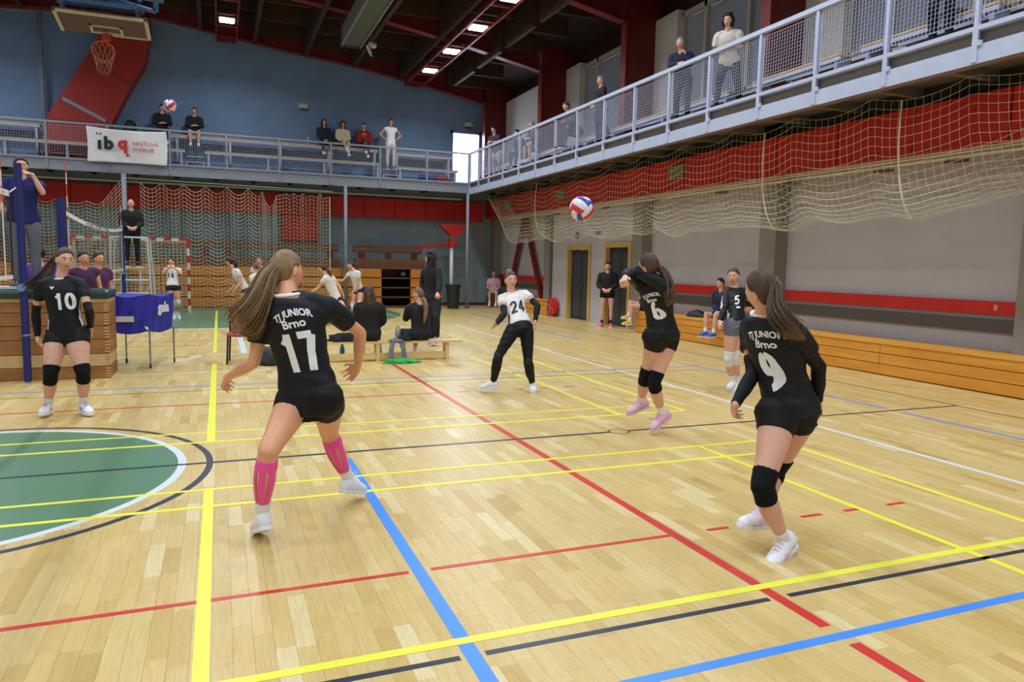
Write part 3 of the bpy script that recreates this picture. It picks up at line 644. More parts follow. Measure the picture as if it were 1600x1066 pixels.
# basketball hoop folded up under the roof
t=thing('basketball_hoop','basketball hoop with clear backboard on blue steel arms folded up under the roof','basketball hoop',(-1.9,15.9,6))
bx0,bx1=-2.66,-1.14; A=Vector((0,15.46,5.93)); B=Vector((0,16.33,5.80))
def bb(x,s,dz=0): p=A.lerp(B,s); return (x,p.y,p.z+dz)
G().prism([bb(bx0,0,.02),bb(bx1,0,.02),bb(bx1,1,.02),bb(bx0,1,.02)],(0,0,.03)).out('backboard',mat('smoky backboard',(88,62,60),.25,spec=.6),t)
MWB=mat('backboard white line',(176,172,150),.5)
def strip(x0,x1,s0,s1): G().prism([bb(x0,s0,0),bb(x1,s0,0),bb(x1,s1,0),bb(x0,s1,0)],(0,0,.02)).out('board_line',MWB,t)
strip(bx0,bx1,0,.1); strip(bx0,bx0+.06,0,1); strip(bx1-.06,bx1,0,1); strip(-1.8,bx1,.94,1)
strip(-2.15,-1.6,.55,.6); strip(-2.15,-2.1,.55,.9); strip(-1.65,-1.6,.55,.9); strip(-2.15,-1.6,.86,.92)
RC=Vector((-1.93,15.95,5.42)); u=Vector((1,0,0)); v=Vector((0,.62,-.78)); OR=mat('hoop orange',(176,66,36),.5)
G().add(tube([bb(-1.9,.9),bb(-1.9,.9,-.12)],.07,4)).out('rim_bracket',OR,t)
ring=[RC+u*(.19*math.cos(a))+v*(.19*math.sin(a)) for a in [2*PI*k/24 for k in range(25)]]
G().add(tube(ring,.012,6)).out('rim',OR,t)
g=G()
for k in range(12):
    a=2*PI*k/12; 
    for s in (1,-1): g.add(tube([RC+u*(.19*r*math.cos(a+s*.26*j))+v*(.19*r*math.sin(a+s*.26*j))+Vector((0,0,-.11*j)) for j,r in enumerate((1,.85,.7,.6))],.005,3))
g.out('hoop_net',mat('hoop net cord',(150,116,92),.8),t)
MB=mat('blue truss paint',(44,82,124),.5)
for a,b in (((-2.5,15.3,6.1),(-1.3,15.3,6.1)),((-2.4,15.2,6.3),(-2.2,14.9,7.5)),((-1.4,15.2,6.2),(-1.75,14.8,7.6)),((-1.9,15.2,6.2),(-1.0,15.6,6.15)),((-1.0,15.6,6.15),(-.9,15.0,7.5)),((-1.9,15.3,6.3),(-.85,15.4,6.3)),((-2.6,15.6,6.12),(-1.2,15.6,6.12)),((-2.5,15.3,6.12),(-2.5,15.9,6.0)),((-1.3,15.3,6.12),(-1.3,15.9,6.0)),((-2.6,15.0,6.7),(-.9,15.0,6.7)),((-1.25,15.3,6.2),(-1.2,14.9,7.6))):
    d=Vector(b)-Vector(a); G().add(tube([a,b],(.045,.045),4)).out('truss_arm',MB,t)

# volleyball posts, nets, antennas
M_PAD=mat('royal blue padding',(18,30,98),.55); M_POSTM=mat('pale blue post metal',(120,146,180),.35,.5); M_TAPE=mat('white net tape',(222,216,220),.7)
def vpost(label,x,y,h,pad,r=.075):
    t=thing('net_post',label,'post',(x,y,0))
    G().add(tube([(x,y,.02),(x,y,pad)],r,8)).out('post_pad',M_PAD,t); G().add(tube([(x,y,0),(x,y,h)],.03,10)).out('post_tube',M_POSTM,t)
    G().add(tube([(x,y-.07,1.2),(x,y-.12,1.2)],.05,8)).out('winch',M_POSTM,t); G().add(tube([(x-.01,y-.09,.6),(x+.1,y-.1,.62)],.012,6)).out('hook',M_POSTM,t); return t
vpost('blue padded net post in front of the umpire and box',-2.27,10.7,2.7,2.72,.045)
vpost('blue padded net post behind the head of player ten',-2.3,13.45,2.45,2.5,.07)
vpost('slim blue net post before the white umpire ladder',-2.32,21.42,2.42,2.35,.045)
def vnet(label,x,y0,y1,zt,zb,m,sagt=.0,pz=None):
    t=thing('volleyball_net',label,'net',(x,(y0+y1)/2,zb))
    def top(y): u=(y-y0)/(y1-y0); return zt-sagt*4*u*(1-u)
    def bot(y): u=(y-y0)/(y1-y0); return zb+.0*u
    n=20
    for f,hh in ((top,.07),(bot,.045)):
        V=[];F=[]
        for i in range(n+1):
            y=y0+(y1-y0)*i/n; z=f(y); V+=[(x-.006,y,z-hh),(x-.006,y,z),(x+.006,y,z),(x+.006,y,z-hh)]
        for i in range(n):
            for k in range(4): F.append((i*4+k,i*4+(k+1)%4,i*4+4+(k+1)%4,i*4+4+k))
        F+=[(3,2,1,0),(n*4,n*4+1,n*4+2,n*4+3)]
        G().add((V,F)).out('tape',M_TAPE,t)
    g=G(); k=int((y1-y0)/.12); wires(g,lambda u,v:(x,u,top(u)-.05-(top(u)-bot(u)-.05)*v),[y0+(y1-y0)*i/k for i in range(k+1)],[i/9 for i in range(10)],.0025); tag(g.out('net_mesh',m,t),kind='stuff')
    return t
n1=vnet('near volleyball net leaving the left edge of the picture',-2.3,1.2,10.35,2.36,1.36,mat('dark net cord',(40,38,40),.8))
G().add(tube([(-2.3,10.35,2.33),(-2.29,10.66,2.42)],.008,5)).out('tension_rope',M_TAPE,n1)
G().add(tube([(-2.3,10.36,2.36),(-2.3,10.36,1.3)],.012,5)).out('side_band',mat('dark net cord',(40,38,40),.8),n1)
print_on('tape_print','ooo',.05,(-2.292,10.1,2.325),(0,1,0),(0,0,1),mat('pink print',(190,120,120),.7),n1)
n2=vnet('far volleyball net with white printed tape',-2.3,13.7,21.3,2.34,1.30,mat('dim net cord',(110,108,96),.8),.12)
print_on('tape_print','VOLEJBAL  VOLEJBAL  VOLEJBAL',.1,(-2.292,17.3,2.19),(0,1,0),(0,0,1),mat('grey print',(120,110,120),.7),n2,bold=0,sx=2.2)
def antenna(label,x,y,z0,z1):
    t=thing('net_antenna',label,'antenna',(x,y,z0)); g=G(); n=10
    for k in range(n): a=z0+(z1-z0)*k/n; b=z0+(z1-z0)*(k+1)/n; g.add(tube([(x,y,a),(x,y,b)],.008,6),1 if (k%2 and k>3) else 0)
    g.out('antenna_rod',[mat('antenna white',(216,206,190),.5),mat('antenna red',(214,60,40),.5)],t)
antenna('red and white antenna at the end of the near net',-2.3,10.05,1.3,3.1); antenna('red and white antenna at the near end of the far net',-2.3,14.0,1.25,3.15); antenna('red and white antenna at the far end of the far net',-2.3,21.1,1.25,3.1)

# umpire's vaulting box
t=thing('vaulting_box','brown wooden vaulting box with dark green padded top behind the net post','vaulting box',(-2.3,11.2,0))
zs=[0,.165,.33,.52,.70,.87,1.0]; 
MBX=mat('worn brown box wood',(136,88,44),.6,rgb2=(160,108,58),scale=3,stretch=(.5,1,4)); MBXL=mat('pale box wood',(196,164,110),.6,var=.08)
for k in range(6):
    b=.0; m_=MBXL if k in(1,) else MBX
    x0,x1=-3.25,-1.37; 
    G().box((x0,10.85,zs[k]+.004),(x1,10.89,zs[k+1]-.004)).box((x0,11.56,zs[k]+.004),(x1,11.6,zs[k+1]-.004)).box((x0,10.89,zs[k]+.004),(x0+.04,11.56,zs[k+1]-.004)).box((x1-.04,10.89,zs[k]+.004),(x1,11.56,zs[k+1]-.004)).out('box_section',m_,t)
    for j in range(4): z=zs[k]+.02+j*(zs[k+1]-zs[k]-.02)/4; G().box((x1-.05,10.842,z),(x1+.004,10.86,z+.018)).out('finger_joint',mat('pale end grain',(196,158,104),.7),t)
G().box((-3.25,10.87,1.0),(-1.37,11.58,1.05)).out('top_board',MBXL,t)
G().box((-3.28,10.82,1.05),(-1.35,11.62,1.165)).out('top_pad',mat('dark green vinyl',(20,54,50),.35),t,bevel=.045)
G().box((-2.75,10.9,1.17),(-2.32,11.3,1.20)).out('towel',mat('white towel',(210,206,200),.8),t)
# ball cart
t=thing('ball_cart','blue fabric ball cart on thin steel legs with casters','cart',(-1.1,11.9,0))
MF=mat('royal blue fabric',(34,38,158),.6,var=.12,scale=4,bump=.3,bscale=8); MS=mat('brushed steel leg',(150,148,150),.35,.8)
c=[(-1.5,11.68),(-.95,11.66),(-.66,12.3),(-1.34,12.35)]; ce=Vector((-1.11,12.0))
V=[];F=[];n=24
def per(s):
    s=s%4; k=int(s); u=s-k; a=Vector(c[k]); b=Vector(c[(k+1)%4]); return a.lerp(b,u)
for j in range(7):
    for i in range(n*4):
        p=per(i/n); vv=j/6; z=1.05-.5*vv-(.05*math.sin((i/n%1)*PI) if vv>.7 else 0)+(.02 if vv==0 else 0)*math.cos(i*.26)
        q=ce+(p-ce)*(1-.06*vv+.015*math.sin(i*.8+vv*4)); V.append((q.x,q.y,z))
for j in range(6):
    for i in range(n*4): i2=(i+1)%(n*4); F.append((j*n*4+i,j*n*4+i2,(j+1)*n*4+i2,(j+1)*n*4+i))
F.append(tuple(range(6*n*4,7*n*4))); F.append(tuple(range(n*4))[::-1])
V+= []
G().add((V,F)).out('fabric_hopper',MF,t,smooth=False)
for x,y in c:
    q=ce+(Vector((x,y))-ce)*.97
    G().add(tube([(q.x,q.y,.09),(q.x,q.y,.56)],.012,8)).out('leg',MS,t); wl=G().add(tube([(q.x-.012,q.y,.04),(q.x+.012,q.y,.04)],.04,14)).out('caster',mat('black rubber',(24,24,26),.5),t)
print_on('cart_print','gala',.2,(-.80,11.84,.88),Vector((.29,.64,0)).normalized(),(0,0,1),mat('white cart print',(222,220,232),.6),t,bold=.05,off=.03)
g=G(); g.box((-1.42,11.655,.68),(-1.15,11.68,.76)); g.out('cart_label',mat('cream label',(206,200,196),.6),t)
G().prism([(-1.02,11.68,.62),(-.97,11.68,.60),(-.97,11.68,.56),(-1.0,11.68,.57)],(0,-.01,0)).out('cart_print',mat('white cart print',(222,220,232),.6),t)
# white umpire ladder
t=thing('umpire_ladder','white tubular umpire ladder platform at the far net post','ladder',(-2.15,21.9,0)); MWT=mat('white tube',(206,208,218),.4)
for x in (-2.6,-1.75):
    s=-.1 if x<-2 else .1
    G().add(tube([(x,21.6,2.12),(x+s*.3,21.6,1.2),(x+s,21.6,.02)],.022,8)).out('front_tube',MWT,t); G().add(tube([(x,21.6,2.12),(x,22.4,2.12),(x+s,22.5,.02)],.022,8)).out('rear_tube',MWT,t)
for z,r in ((2.12,.022),(1.0,.03),(.66,.02),(.45,.02),(.25,.02)): G().add(tube([(-2.62,21.6,z),(-1.73,21.6,z)],r,8)).out('rung',MWT,t)
G().add(tube([(-1.68,21.6,.98),(-2.05,21.6,.1)],.015,6)).out('brace',MWT,t); G().add(tube([(-2.66,21.6,.98),(-2.3,21.6,.1)],.015,6)).out('brace',MWT,t)
G().box((-2.5,21.7,1.3),(-1.85,22.3,1.345)).out('platform',M_TIMB,t); 
for x in (-2.4,-1.95): G().add(tube([(x,21.75,1.3),(x,21.65,.02)],.02,6)).out('platform_leg',MWT,t)
# gym bench in the middle distance
t=thing('gym_bench','long pale wooden gym bench by the sideline','bench',(2.7,11.8,0))
G().prism([(.95,11.68,.29),(3.78,11.62,.29),(3.78,11.86,.29),(.95,11.92,.29)],(0,0,.035)).out('seat_plank',M_TIMB,t)
for x in (1.15,2.33,3.5): G().box((x,11.66,0.0),(x+.055,11.86,.29)).out('leg',M_TIMB,t)
G().box((1.15,11.70,.03),(3.55,11.74,.13)).out('bottom_rail',M_TIMB,t)
def blob(name,label,cat,c,r,m,part,seed=1,n=26,amp=.25):
    t=thing(name,label,cat,c); rr=random.Random(seed); ph=[rr.uniform(0,6) for _ in range(6)]
    V,F=ball((0,0,0),1,n,n//2); V2=[]
    for v in V:
        v=Vector(v); k=1+amp*(math.sin(v.x*4+ph[0])*math.sin(v.y*5+ph[1])+.5*math.sin(v.z*9+ph[2]+v.x*7)+.35*math.sin(v.y*13+ph[3]))
        q=Vector((v.x*r[0]*k,v.y*r[1]*k,v.z*r[2]*k)); V2.append(Vector(c)+Vector((q.x,q.y,max(-r[2]*.0,q.z) if q.z<0 else q.z)))
    G().add((V2,F)).out(part,m,t,smooth=True); return t
MJ=mat('black jacket cloth',(20,20,24),.85,var=.2,bump=.4,bscale=14); MBG=mat('black bag nylon',(22,22,26),.6,bump=.3,bscale=20)
blob('jacket','crumpled black jacket heaped on the gym bench left of the seated girl','jacket',(1.85,11.78,.325),(.24,.13,.13),MJ,'jacket_cloth',3)
blob('jacket','small black cloth draped over the gym bench beside the clear bottle','jacket',(2.82,11.72,.325),(.12,.1,.1),MJ,'jacket_cloth',5)
blob('green_cloth','bright green cloth heap on the floor before the bench','cloth',(2.68,11.42,0.002),(.25,.13,.07),mat('bright green cloth',(40,170,80),.7,var=.15),'cloth_folds',8)
t=blob('grey_towel','grey towel hanging from the gym bench','towel',(2.66,11.66,.32),(.13,.06,.05),mat('grey towel',(120,120,128),.9,bump=.4,bscale=20),'towel_top',9)
for s in (-.1,.1): G().add(tube([(2.66+s*.6,11.64,.34),(2.66+s,11.6,.2),(2.66+s*1.1,11.58,.05)],[(.035,.02),(.04,.02),(.045,.015)],8)).out('towel_tail',mat('grey towel',(120,120,128),.9),t)
def bottle(label,c,r,h,m,capm):
    t=thing('drinks_bottle',label,'bottle',c); x,y,z=c
    G().add(tube([(x,y,z),(x,y,z+h*.75),(x,y,z+h*.85),(x,y,z+h*.9)],[r,r,r*.6,r*.5],14)).out('bottle_body',m,t,smooth=True); G().add(tube([(x,y,z+h*.9),(x,y,z+h)],r*.6,12)).out('bottle_cap',capm,t)
bottle('turquoise bottle standing behind the bench rail under the black jacket',(1.83,11.95,0),.04,.26,mat('turquoise plastic',(50,140,150),.3),mat('turquoise cap',(40,120,130),.4))
bottle('clear grey bottle on the bench with yellow cap',(2.72,11.83,.325),.045,.24,mat('clear grey plastic',(150,156,150),.15,spec=.7),mat('yellow cap',(200,210,80),.4))
bottle('small white bottle on the floor behind the grey towel',(2.48,12.1,0),.035,.24,mat('white plastic',(210,206,204),.3),mat('red cap',(200,60,70),.4))
# metal chair with clothes
t=thing('metal_chair','black legged stacking chair with red seat behind player seventeen','chair',(.38,12.1,0)); MK=mat('black tube',(24,22,24),.4,.3)
for x,y in ((.1,11.85),(.52,11.85),(.14,12.3),(.5,12.3)): G().add(tube([(x,y,.42),(x+(-.02 if x<.3 else .02),y,0)],.014,8)).out('leg',MK,t)
G().box((.08,11.85,.42),(.54,12.3,.46)).out('seat',mat('red chair seat',(150,60,60),.6),t,bevel=.01); G().add(tube([(.5,12.3,.42),(.5,12.36,.82),(.14,12.36,.82),(.14,12.3,.42)],.014,8)).out('back_frame',MK,t); G().box((.15,12.33,.6),(.49,12.37,.8)).out('backrest',mat('red chair seat',(150,60,60),.6),t)
blob('jacket','black jacket lying on the red chair seat','jacket',(.42,12.05,.46),(.2,.2,.12),MJ,'jacket_cloth',12)
blob('sports_bag','black sports bag on the floor right of the red chair','bag',(.75,11.7,0.002),(.27,.2,.28),MBG,'bag_body',14,amp=.1)
blob('sports_bag','black sports bag on the golden wall bench beside the seated boy','bag',(9.85,13.5,.53),(.16,.3,.15),MBG,'bag_body',15,amp=.1)
blob('backpack','black backpack on the upper balcony bench against the blue wall','bag',(-2.55,26.75,5.6),(.2,.15,.36),MBG,'bag_body',16,amp=.08)
blob('backpack','dark backpack on the right balcony bench by the leaning man','bag',(9.4,17.3,4.98),(.18,.3,.3),MBG,'bag_body',17,amp=.08)
blob('sports_bag','dark bag on the balcony bench at the top right corner','bag',(9.3,7.4,4.98),(.14,.35,.16),MBG,'bag_body',18,amp=.1)
bottle('small clear bottle on the upper bench left of the woman in the navy jacket',(2.95,26.7,5.6),.05,.26,mat('clear grey plastic',(150,156,150),.15),mat('white cap',(220,220,224),.4))
t=thing('low_box','small dark wooden box seat in the far right corner','box',(9.75,26.1,0)); G().box((9.5,25.9,0),(9.89,26.4,.4)).out('box_body',M_STANDD,t,bevel=.01)
for k,(y,z,l) in enumerate(((19.6,2.5,'round dark green emblem above the left dark door'),(18.3,2.52,'small grey number plate between the two dark doors'))):
    t=thing('wall_emblem',l,'sign',(9.9,y,z))
    if k==0: 
        G().add(tube([(9.895,y,z),(9.915,y,z)],.11,20)).out('emblem_disc',mat('dark olive',(70,66,44),.6),t); G().add(tube([(9.888,y,z),(9.9,y,z)],.05,14)).out('emblem_core',M_GREYW,t)
    else: G().box((9.895,y-.14,z-.03),(9.915,y+.14,z+.06)).out('plate',mat('grey plate',(84,82,80),.6),t)
t=thing('light_switch','small white switch on the pillar beside the left dark door','switch',(9.9,20.9,1.3)); G().box((9.88,20.85,1.25),(9.92,20.95,1.38)).out('switch_plate',MW,t,bevel=.005)

# volleyballs
def volleyball(label,c,r,rot):
    t=thing('volleyball',label,'ball',c); n=12; from mathutils import Euler
    R=Euler(rot).to_matrix(); mats=[mat('ball white',(226,222,226),.45),mat('ball red',(206,44,62),.45),mat('ball blue',(50,60,170),.45)]
    for ax in range(3):
        for sg in (1,-1):
            for s3 in range(3):
                V=[];F=[];k=n
                for j in range(5):
                    for i in range(k+1):
                        a=-1+2*i/k; b=-1+2*(s3+ j/4)/3; e=.985
                        p=[0,0,0]; p[ax]=sg; p[(ax+1)%3]=a*e if abs(a)==1 else a; p[(ax+2)%3]=b
                        v=Vector(p).normalized(); edge=(j in(0,4)) or (i in(0,k)); V.append(Vector(c)+R@(v*(r*(.975 if edge else 1))))
                for j in range(4):
                    for i in range(k): q=j*(k+1)+i; F.append((q,q+1,q+k+2,q+k+1))
                mi={0:1,1:0,2:2}[s3] if ax==0 else ({0:0,1:1,2:0}[s3] if ax==1 else {0:2,1:0,2:1}[s3])
                if sg*1<0: F=[f[::-1] for f in F]
                G().add((V,F)).out('ball_panel',mats[mi],t,smooth=True)
volleyball('white red and blue volleyball in the air left of player six',(3.07,6.0,2.12),.112,(.6,.4,.9))
volleyball('small far volleyball in the air before the seated spectators in black',(-.72,14.0,4.18),.105,(.2,.8,.4))

TAIL17=[(0.303, 4.381, 1.555), (0.26, 4.361, 1.508), (0.219, 4.333, 1.407), (0.17, 4.331, 1.31), (0.112, 4.357, 1.233), (0.065, 4.404, 1.201)]
TAIL10=[(-1.52, 8.516, 1.586), (-1.567, 8.548, 1.509), (-1.606, 8.533, 1.425), (-1.666, 8.516, 1.355), (-1.739, 8.538, 1.29), (-1.787, 8.554, 1.263)]
TAIL6=[(3.674, 5.622, 1.603), (3.704, 5.583, 1.552), (3.723, 5.542, 1.451), (3.719, 5.509, 1.338), (3.702, 5.508, 1.264)]
TAIL9=[(2.814, 3.198, 1.537), (2.814, 3.159, 1.486), (2.784, 3.118, 1.394), (2.786, 3.066, 1.329), (2.842, 3.037, 1.269), (2.907, 3.029, 1.234)]
# ------------------------------------------------------------------ people
def SK(rgb,n): return mat('skin '+n,rgb,.5,var=.05,scale=9)
SKIN={'a':SK((214,160,136),'light'),'b':SK((222,158,120),'warm'),'c':SK((198,146,118),'tan')}
M_JER=mat('black jersey knit',(17,18,24),.62,var=.15,scale=6,bump=.25,bscale=14,spec=.3)
M_SHORT=mat('black short knit',(11,11,13),.7,bump=.15,bscale=20,spec=.3)
M_PAD2=mat('black knee pad',(14,14,16),.85,spec=.2); M_PADW=mat('white knee pad',(216,214,214),.8)
M_WJ=mat('off white jersey knit',(222,214,208),.65,var=.03,bump=.25,bscale=14)
M_PRT=mat('white print',(232,232,232),.55); M_PRK=mat('black print on jersey',(22,22,26),.6)
M_SOCK=mat('white sock',(232,230,232),.85); M_SHOE=mat('white shoe',(234,234,240),.5); M_PINKSH=mat('pale pink shoe',(226,180,200),.5)
M_SOLE=mat('white sole',(228,226,226),.6); M_TAPE2=mat('pink kinesiology tape',(240,80,158),.75)
def HAIR(rgb,rgb2,n): return mat('hair '+n,rgb,.45,rgb2=rgb2,scale=10,stretch=(3,3,.6),island=.6,bump=.5,bscale=50,spec=.4)
HBR=HAIR((56,38,28),(96,70,50),'brown'); HDB=HAIR((26,17,14),(58,40,32),'dark brown'); HLB=HAIR((104,78,50),(150,118,78),'light brown'); HBK=HAIR((14,12,13),(34,28,28),'black'); HGR=HAIR((120,118,116),(200,198,194),'grey')
M_EYE=mat('eye white',(226,220,216),.3); M_IRIS=mat('dark iris',(40,30,26),.2); M_LIP=mat('lips',(186,92,88),.5); M_BROW=mat('brow hair',(60,42,34),.7)

def remesh(geo, voxel, sm, name, mats, smf=.5):
    me=bpy.data.meshes.new('r'); me.from_pydata([tuple(v) for v in geo.V],[],geo.F)
    bm=bmesh.new(); bm.from_mesh(me); bmesh.ops.recalc_face_normals(bm,faces=bm.faces); bm.to_mesh(me); bm.free()
    o=bpy.data.objects.new('r',me); TMP.collection.objects.link(o)
    m=o.modifiers.new('r','REMESH'); m.mode='VOXEL'; m.voxel_size=voxel; m.use_smooth_shade=True
    s=o.modifiers.new('s','SMOOTH'); s.factor=smf; s.iterations=sm
    TMPVL.update(); dg=TMPVL.depsgraph; r=bpy.data.meshes.new_from_object(o.evaluated_get(dg),depsgraph=dg)
    bpy.data.objects.remove(o); bpy.data.meshes.remove(me); r.name=name
    r.materials.clear()
    for x in mats: r.materials.append(x)
    return r
def L2(a,b,t): return a.lerp(b,t)
def _arc(cx,cy,rx,ry,a0,a1,n=9): return [(cx+rx*math.cos(math.radians(a0+(a1-a0)*i/n)),cy+ry*math.sin(math.radians(a0+(a1-a0)*i/n))) for i in range(n+1)]
DIG={'0':[_arc(.5,.5,.34,.42,90,450,18)],'1':[[(.28,.70),(.46,.80),(.58,.92)],[(.58,.98),(.58,.0)]],'2':[_arc(.5,.68,.32,.24,170,-35,10)+[(.2,.1)],[(.1,.08),(.88,.08)]],
'4':[[(.62,.98),(.62,0)],[(.62,.92),(.14,.32)],[(.08,.28),(.92,.28)]],'5':[[(.82,.92),(.24,.92),(.2,.55)]+_arc(.48,.33,.34,.26,120,-150,12)],
'6':[_arc(.5,.32,.32,.25,90,450,14),_arc(.62,.46,.46,.46,80,190,8)],'7':[[(.08,.92),(.88,.92)],[(.84,.9),(.6,.5),(.46,.0)]],'9':[_arc(.5,.68,.32,.25,90,450,14),_arc(.36,.54,.46,.48,10,-95,8)]}
def digit_geo(txt,size,sx=1,wd=.09):
    V=[];F=[]; h=size*.76; w=h*.62*sx; adv=w*1.13; x0=-adv*len(txt)/2+ (adv-w)/2
    for i,ch in enumerate(txt):
        for st in DIG[ch]:
            P=[]
            for a,b in zip(st,st[1:]):
                n=max(1,int(math.hypot((b[0]-a[0]),(b[1]-a[1]))/.12))
                P+=[(a[0]+(b[0]-a[0])*k/n,a[1]+(b[1]-a[1])*k/n) for k in range(n)]
            P.append(st[-1]); P=[(x0+i*adv+p[0]*w,(p[1]-.5)*h) for p in P]; n0=len(V); hw=wd*h
            for k,p in enumerate(P):
                a=P[max(0,k-1)];b=P[min(len(P)-1,k+1)]; dx,dy=b[0]-a[0],b[1]-a[1]; L=math.hypot(dx,dy) or 1; nx,ny=-dy/L*hw,dx/L*hw
                V+=[(p[0]+nx,p[1]+ny),p,(p[0]-nx,p[1]-ny)]
            for k in range(len(P)-1):
                for q in (0,1): F.append((n0+3*k+q,n0+3*k+q+1,n0+3*k+4+q,n0+3*k+3+q))
    return V,F
class Person:
    def __init__(s, name_label, J, H, face, skin='a', hair=HBR, voxel=.006, sw=1.0, lw=1.0):
        s.J={k:Vector(v) for k,v in J.items()}; s.H=H; s.k=H/1.7; s.vox=voxel; s.lw=lw; s.sw=sw; J=s.J; s.hairm=hair
        s.lat=(J['sR']-J['sL']).normalized(); s.hlat=(J['hR']-J['hL']).normalized()
        s.up=(J['nk']-J['pv']).normalized(); s.front=s.up.cross(s.lat).normalized()
        base=Vector((J['pv'].x,J['pv'].y,min(J['aL'].z,J['aR'].z)-.08)); s.root=thing('person',name_label,'person',base)
        s.skin=SKIN[skin]; s.big=voxel<.008
        z=((J['hd']-J['nk']).normalized()*.5+Vector((0,0,1))*.5).normalized(); y=Vector(face); y=(y-z*y.dot(z)*.6).normalized(); z=(z-y*z.dot(y)).normalized(); x=y.cross(z)
        s.HR=Matrix((x,y,z)).transposed(); s.hc=J['hd']
    def hp(s,x,y,z): return s.hc+s.HR@Vector((x*s.k,y*s.k,z*s.k))
    def tgeo(s,secs,off=0,seg=28):
        """torso loft. secs: (t, half width, half depth, forward shift)"""
        J=s.J; V=[];F=[];k=s.k
        for (t,a,b,fw) in secs:
            tt=max(0,min(1,t)); lat=L2(s.hlat,s.lat,min(1,tt*1.2)).normalized(); fr=s.up.cross(lat).normalized()
            c=L2(J['pv'],J['nk'],t)+fr*fw*k
            A=(a*s.sw*k+off); B=(b*k+off)
            for i in range(seg):
                an=2*PI*i/seg; ca,sa=math.cos(an),math.sin(an); pw=.85
                V.append(c+lat*(A*math.copysign(abs(ca)**pw,ca))+fr*(B*math.copysign(abs(sa)**pw,sa)))
        n=len(secs)
        for j in range(n-1):
            for i in range(seg): i2=(i+1)%seg; F.append((j*seg+i,j*seg+i2,(j+1)*seg+i2,(j+1)*seg+i))
        F.append(tuple(range(seg))[::-1]); F.append(tuple(range((n-1)*seg,n*seg)))
        return V,F
    TS=[(-.20,.11,.085,-.005),(-.1,.152,.098,-.008),(.02,.156,.10,-.01),(.14,.142,.093,-.004),(.28,.126,.088,.0),(.42,.125,.088,.0),(.58,.138,.095,.002),(.74,.148,.1,.0),(.86,.14,.088,-.006),(.95,.095,.066,-.01),(1.02,.06,.052,-.01)]
    def limb(s,a,b,prof,off=0,t0=0,t1=1,rnd=True,seg=14,ref=None,bow=0):
        A=s.J[a];B=s.J[b]; pts=[];rs=[];n=12; bd=s.front
        for i in range(n+1):
            t=t0+(t1-t0)*i/n; p=L2(A,B,t)+bd*bow*math.sin(PI*max(0,min(1,t)))*s.k
            q=t*(len(prof)-1); k=max(0,min(int(q),len(prof)-2)); r=prof[k]+(prof[k+1]-prof[k])*(q-k)
            pts.append(p); rs.append(r*s.k+off)
        return tube(pts,rs,seg,rnd=rnd)
    UA=[.043,.047,.043,.037,.035]; FA=[.036,.039,.035,.027,.023]
    def TH(s): return [x*s.lw for x in (.083,.088,.080,.069,.058,.051)]
    def SH(s): return [x*(.5+.5*s.lw) for x in (.050,.053,.055,.045,.034,.030)]
    def hand(s,sd,curl=.5):
        J=s.J; w=J['w'+sd]; d=(J['t'+sd]-w).normalized(); k=s.k*1.0; e=J['e'+sd]
        ref=(J['pv']-w); n=(ref-d*ref.dot(d)); n=n.normalized() if n.length>.02 else s.front.copy()
        th=s.front-d*s.front.dot(d); th=th-n*th.dot(n); th=(th.normalized() if th.length>.1 else d.cross(n).normalized())
        sdv=d.cross(n).normalized(); 
        if sdv.dot(th)<0: sdv=-sdv
        G_=[tube([w-d*.01,w+d*.02*k,w+d*.05*k,w+d*.085*k],[(.02*k,.024*k),(.016*k,.033*k),(.014*k,.041*k),(.011*k,.039*k)],12,ref=n,rnd=True)]
        for i,(o,l) in enumerate(((.031,.066),(.0105,.075),(-.010,.07),(-.030,.056))):
            p=w+d*.082*k+sdv*o*k; dd=d.copy(); pts=[p-d*.02*k,p]; c=curl*(1+.12*i)
            dd=(d+sdv*o*7).normalized(); d1=dd
            for seg_ in (.42,.32,.26): 
                dd=(dd*math.cos(c)+n*math.sin(c)).normalized(); n2=n; pts.append(pts[-1]+dd*l*seg_*k)
            G_.append(tube(pts,[.0088*k,.0086*k,.0082*k,.0076*k,.0066*k],8,rnd=True))
        p=w+d*.03*k+sdv*.026*k; dd=(sdv*.8+d*.75+n*.25).normalized(); q=p+dd*.036*k; q2=q+(dd*.4+d*.8+n*.2).normalized()*.034*k
        G_.append(tube([p-dd*.01,p,q,q2],[.013*k,.0135*k,.0105*k,.0085*k],8,rnd=True))
        return G_
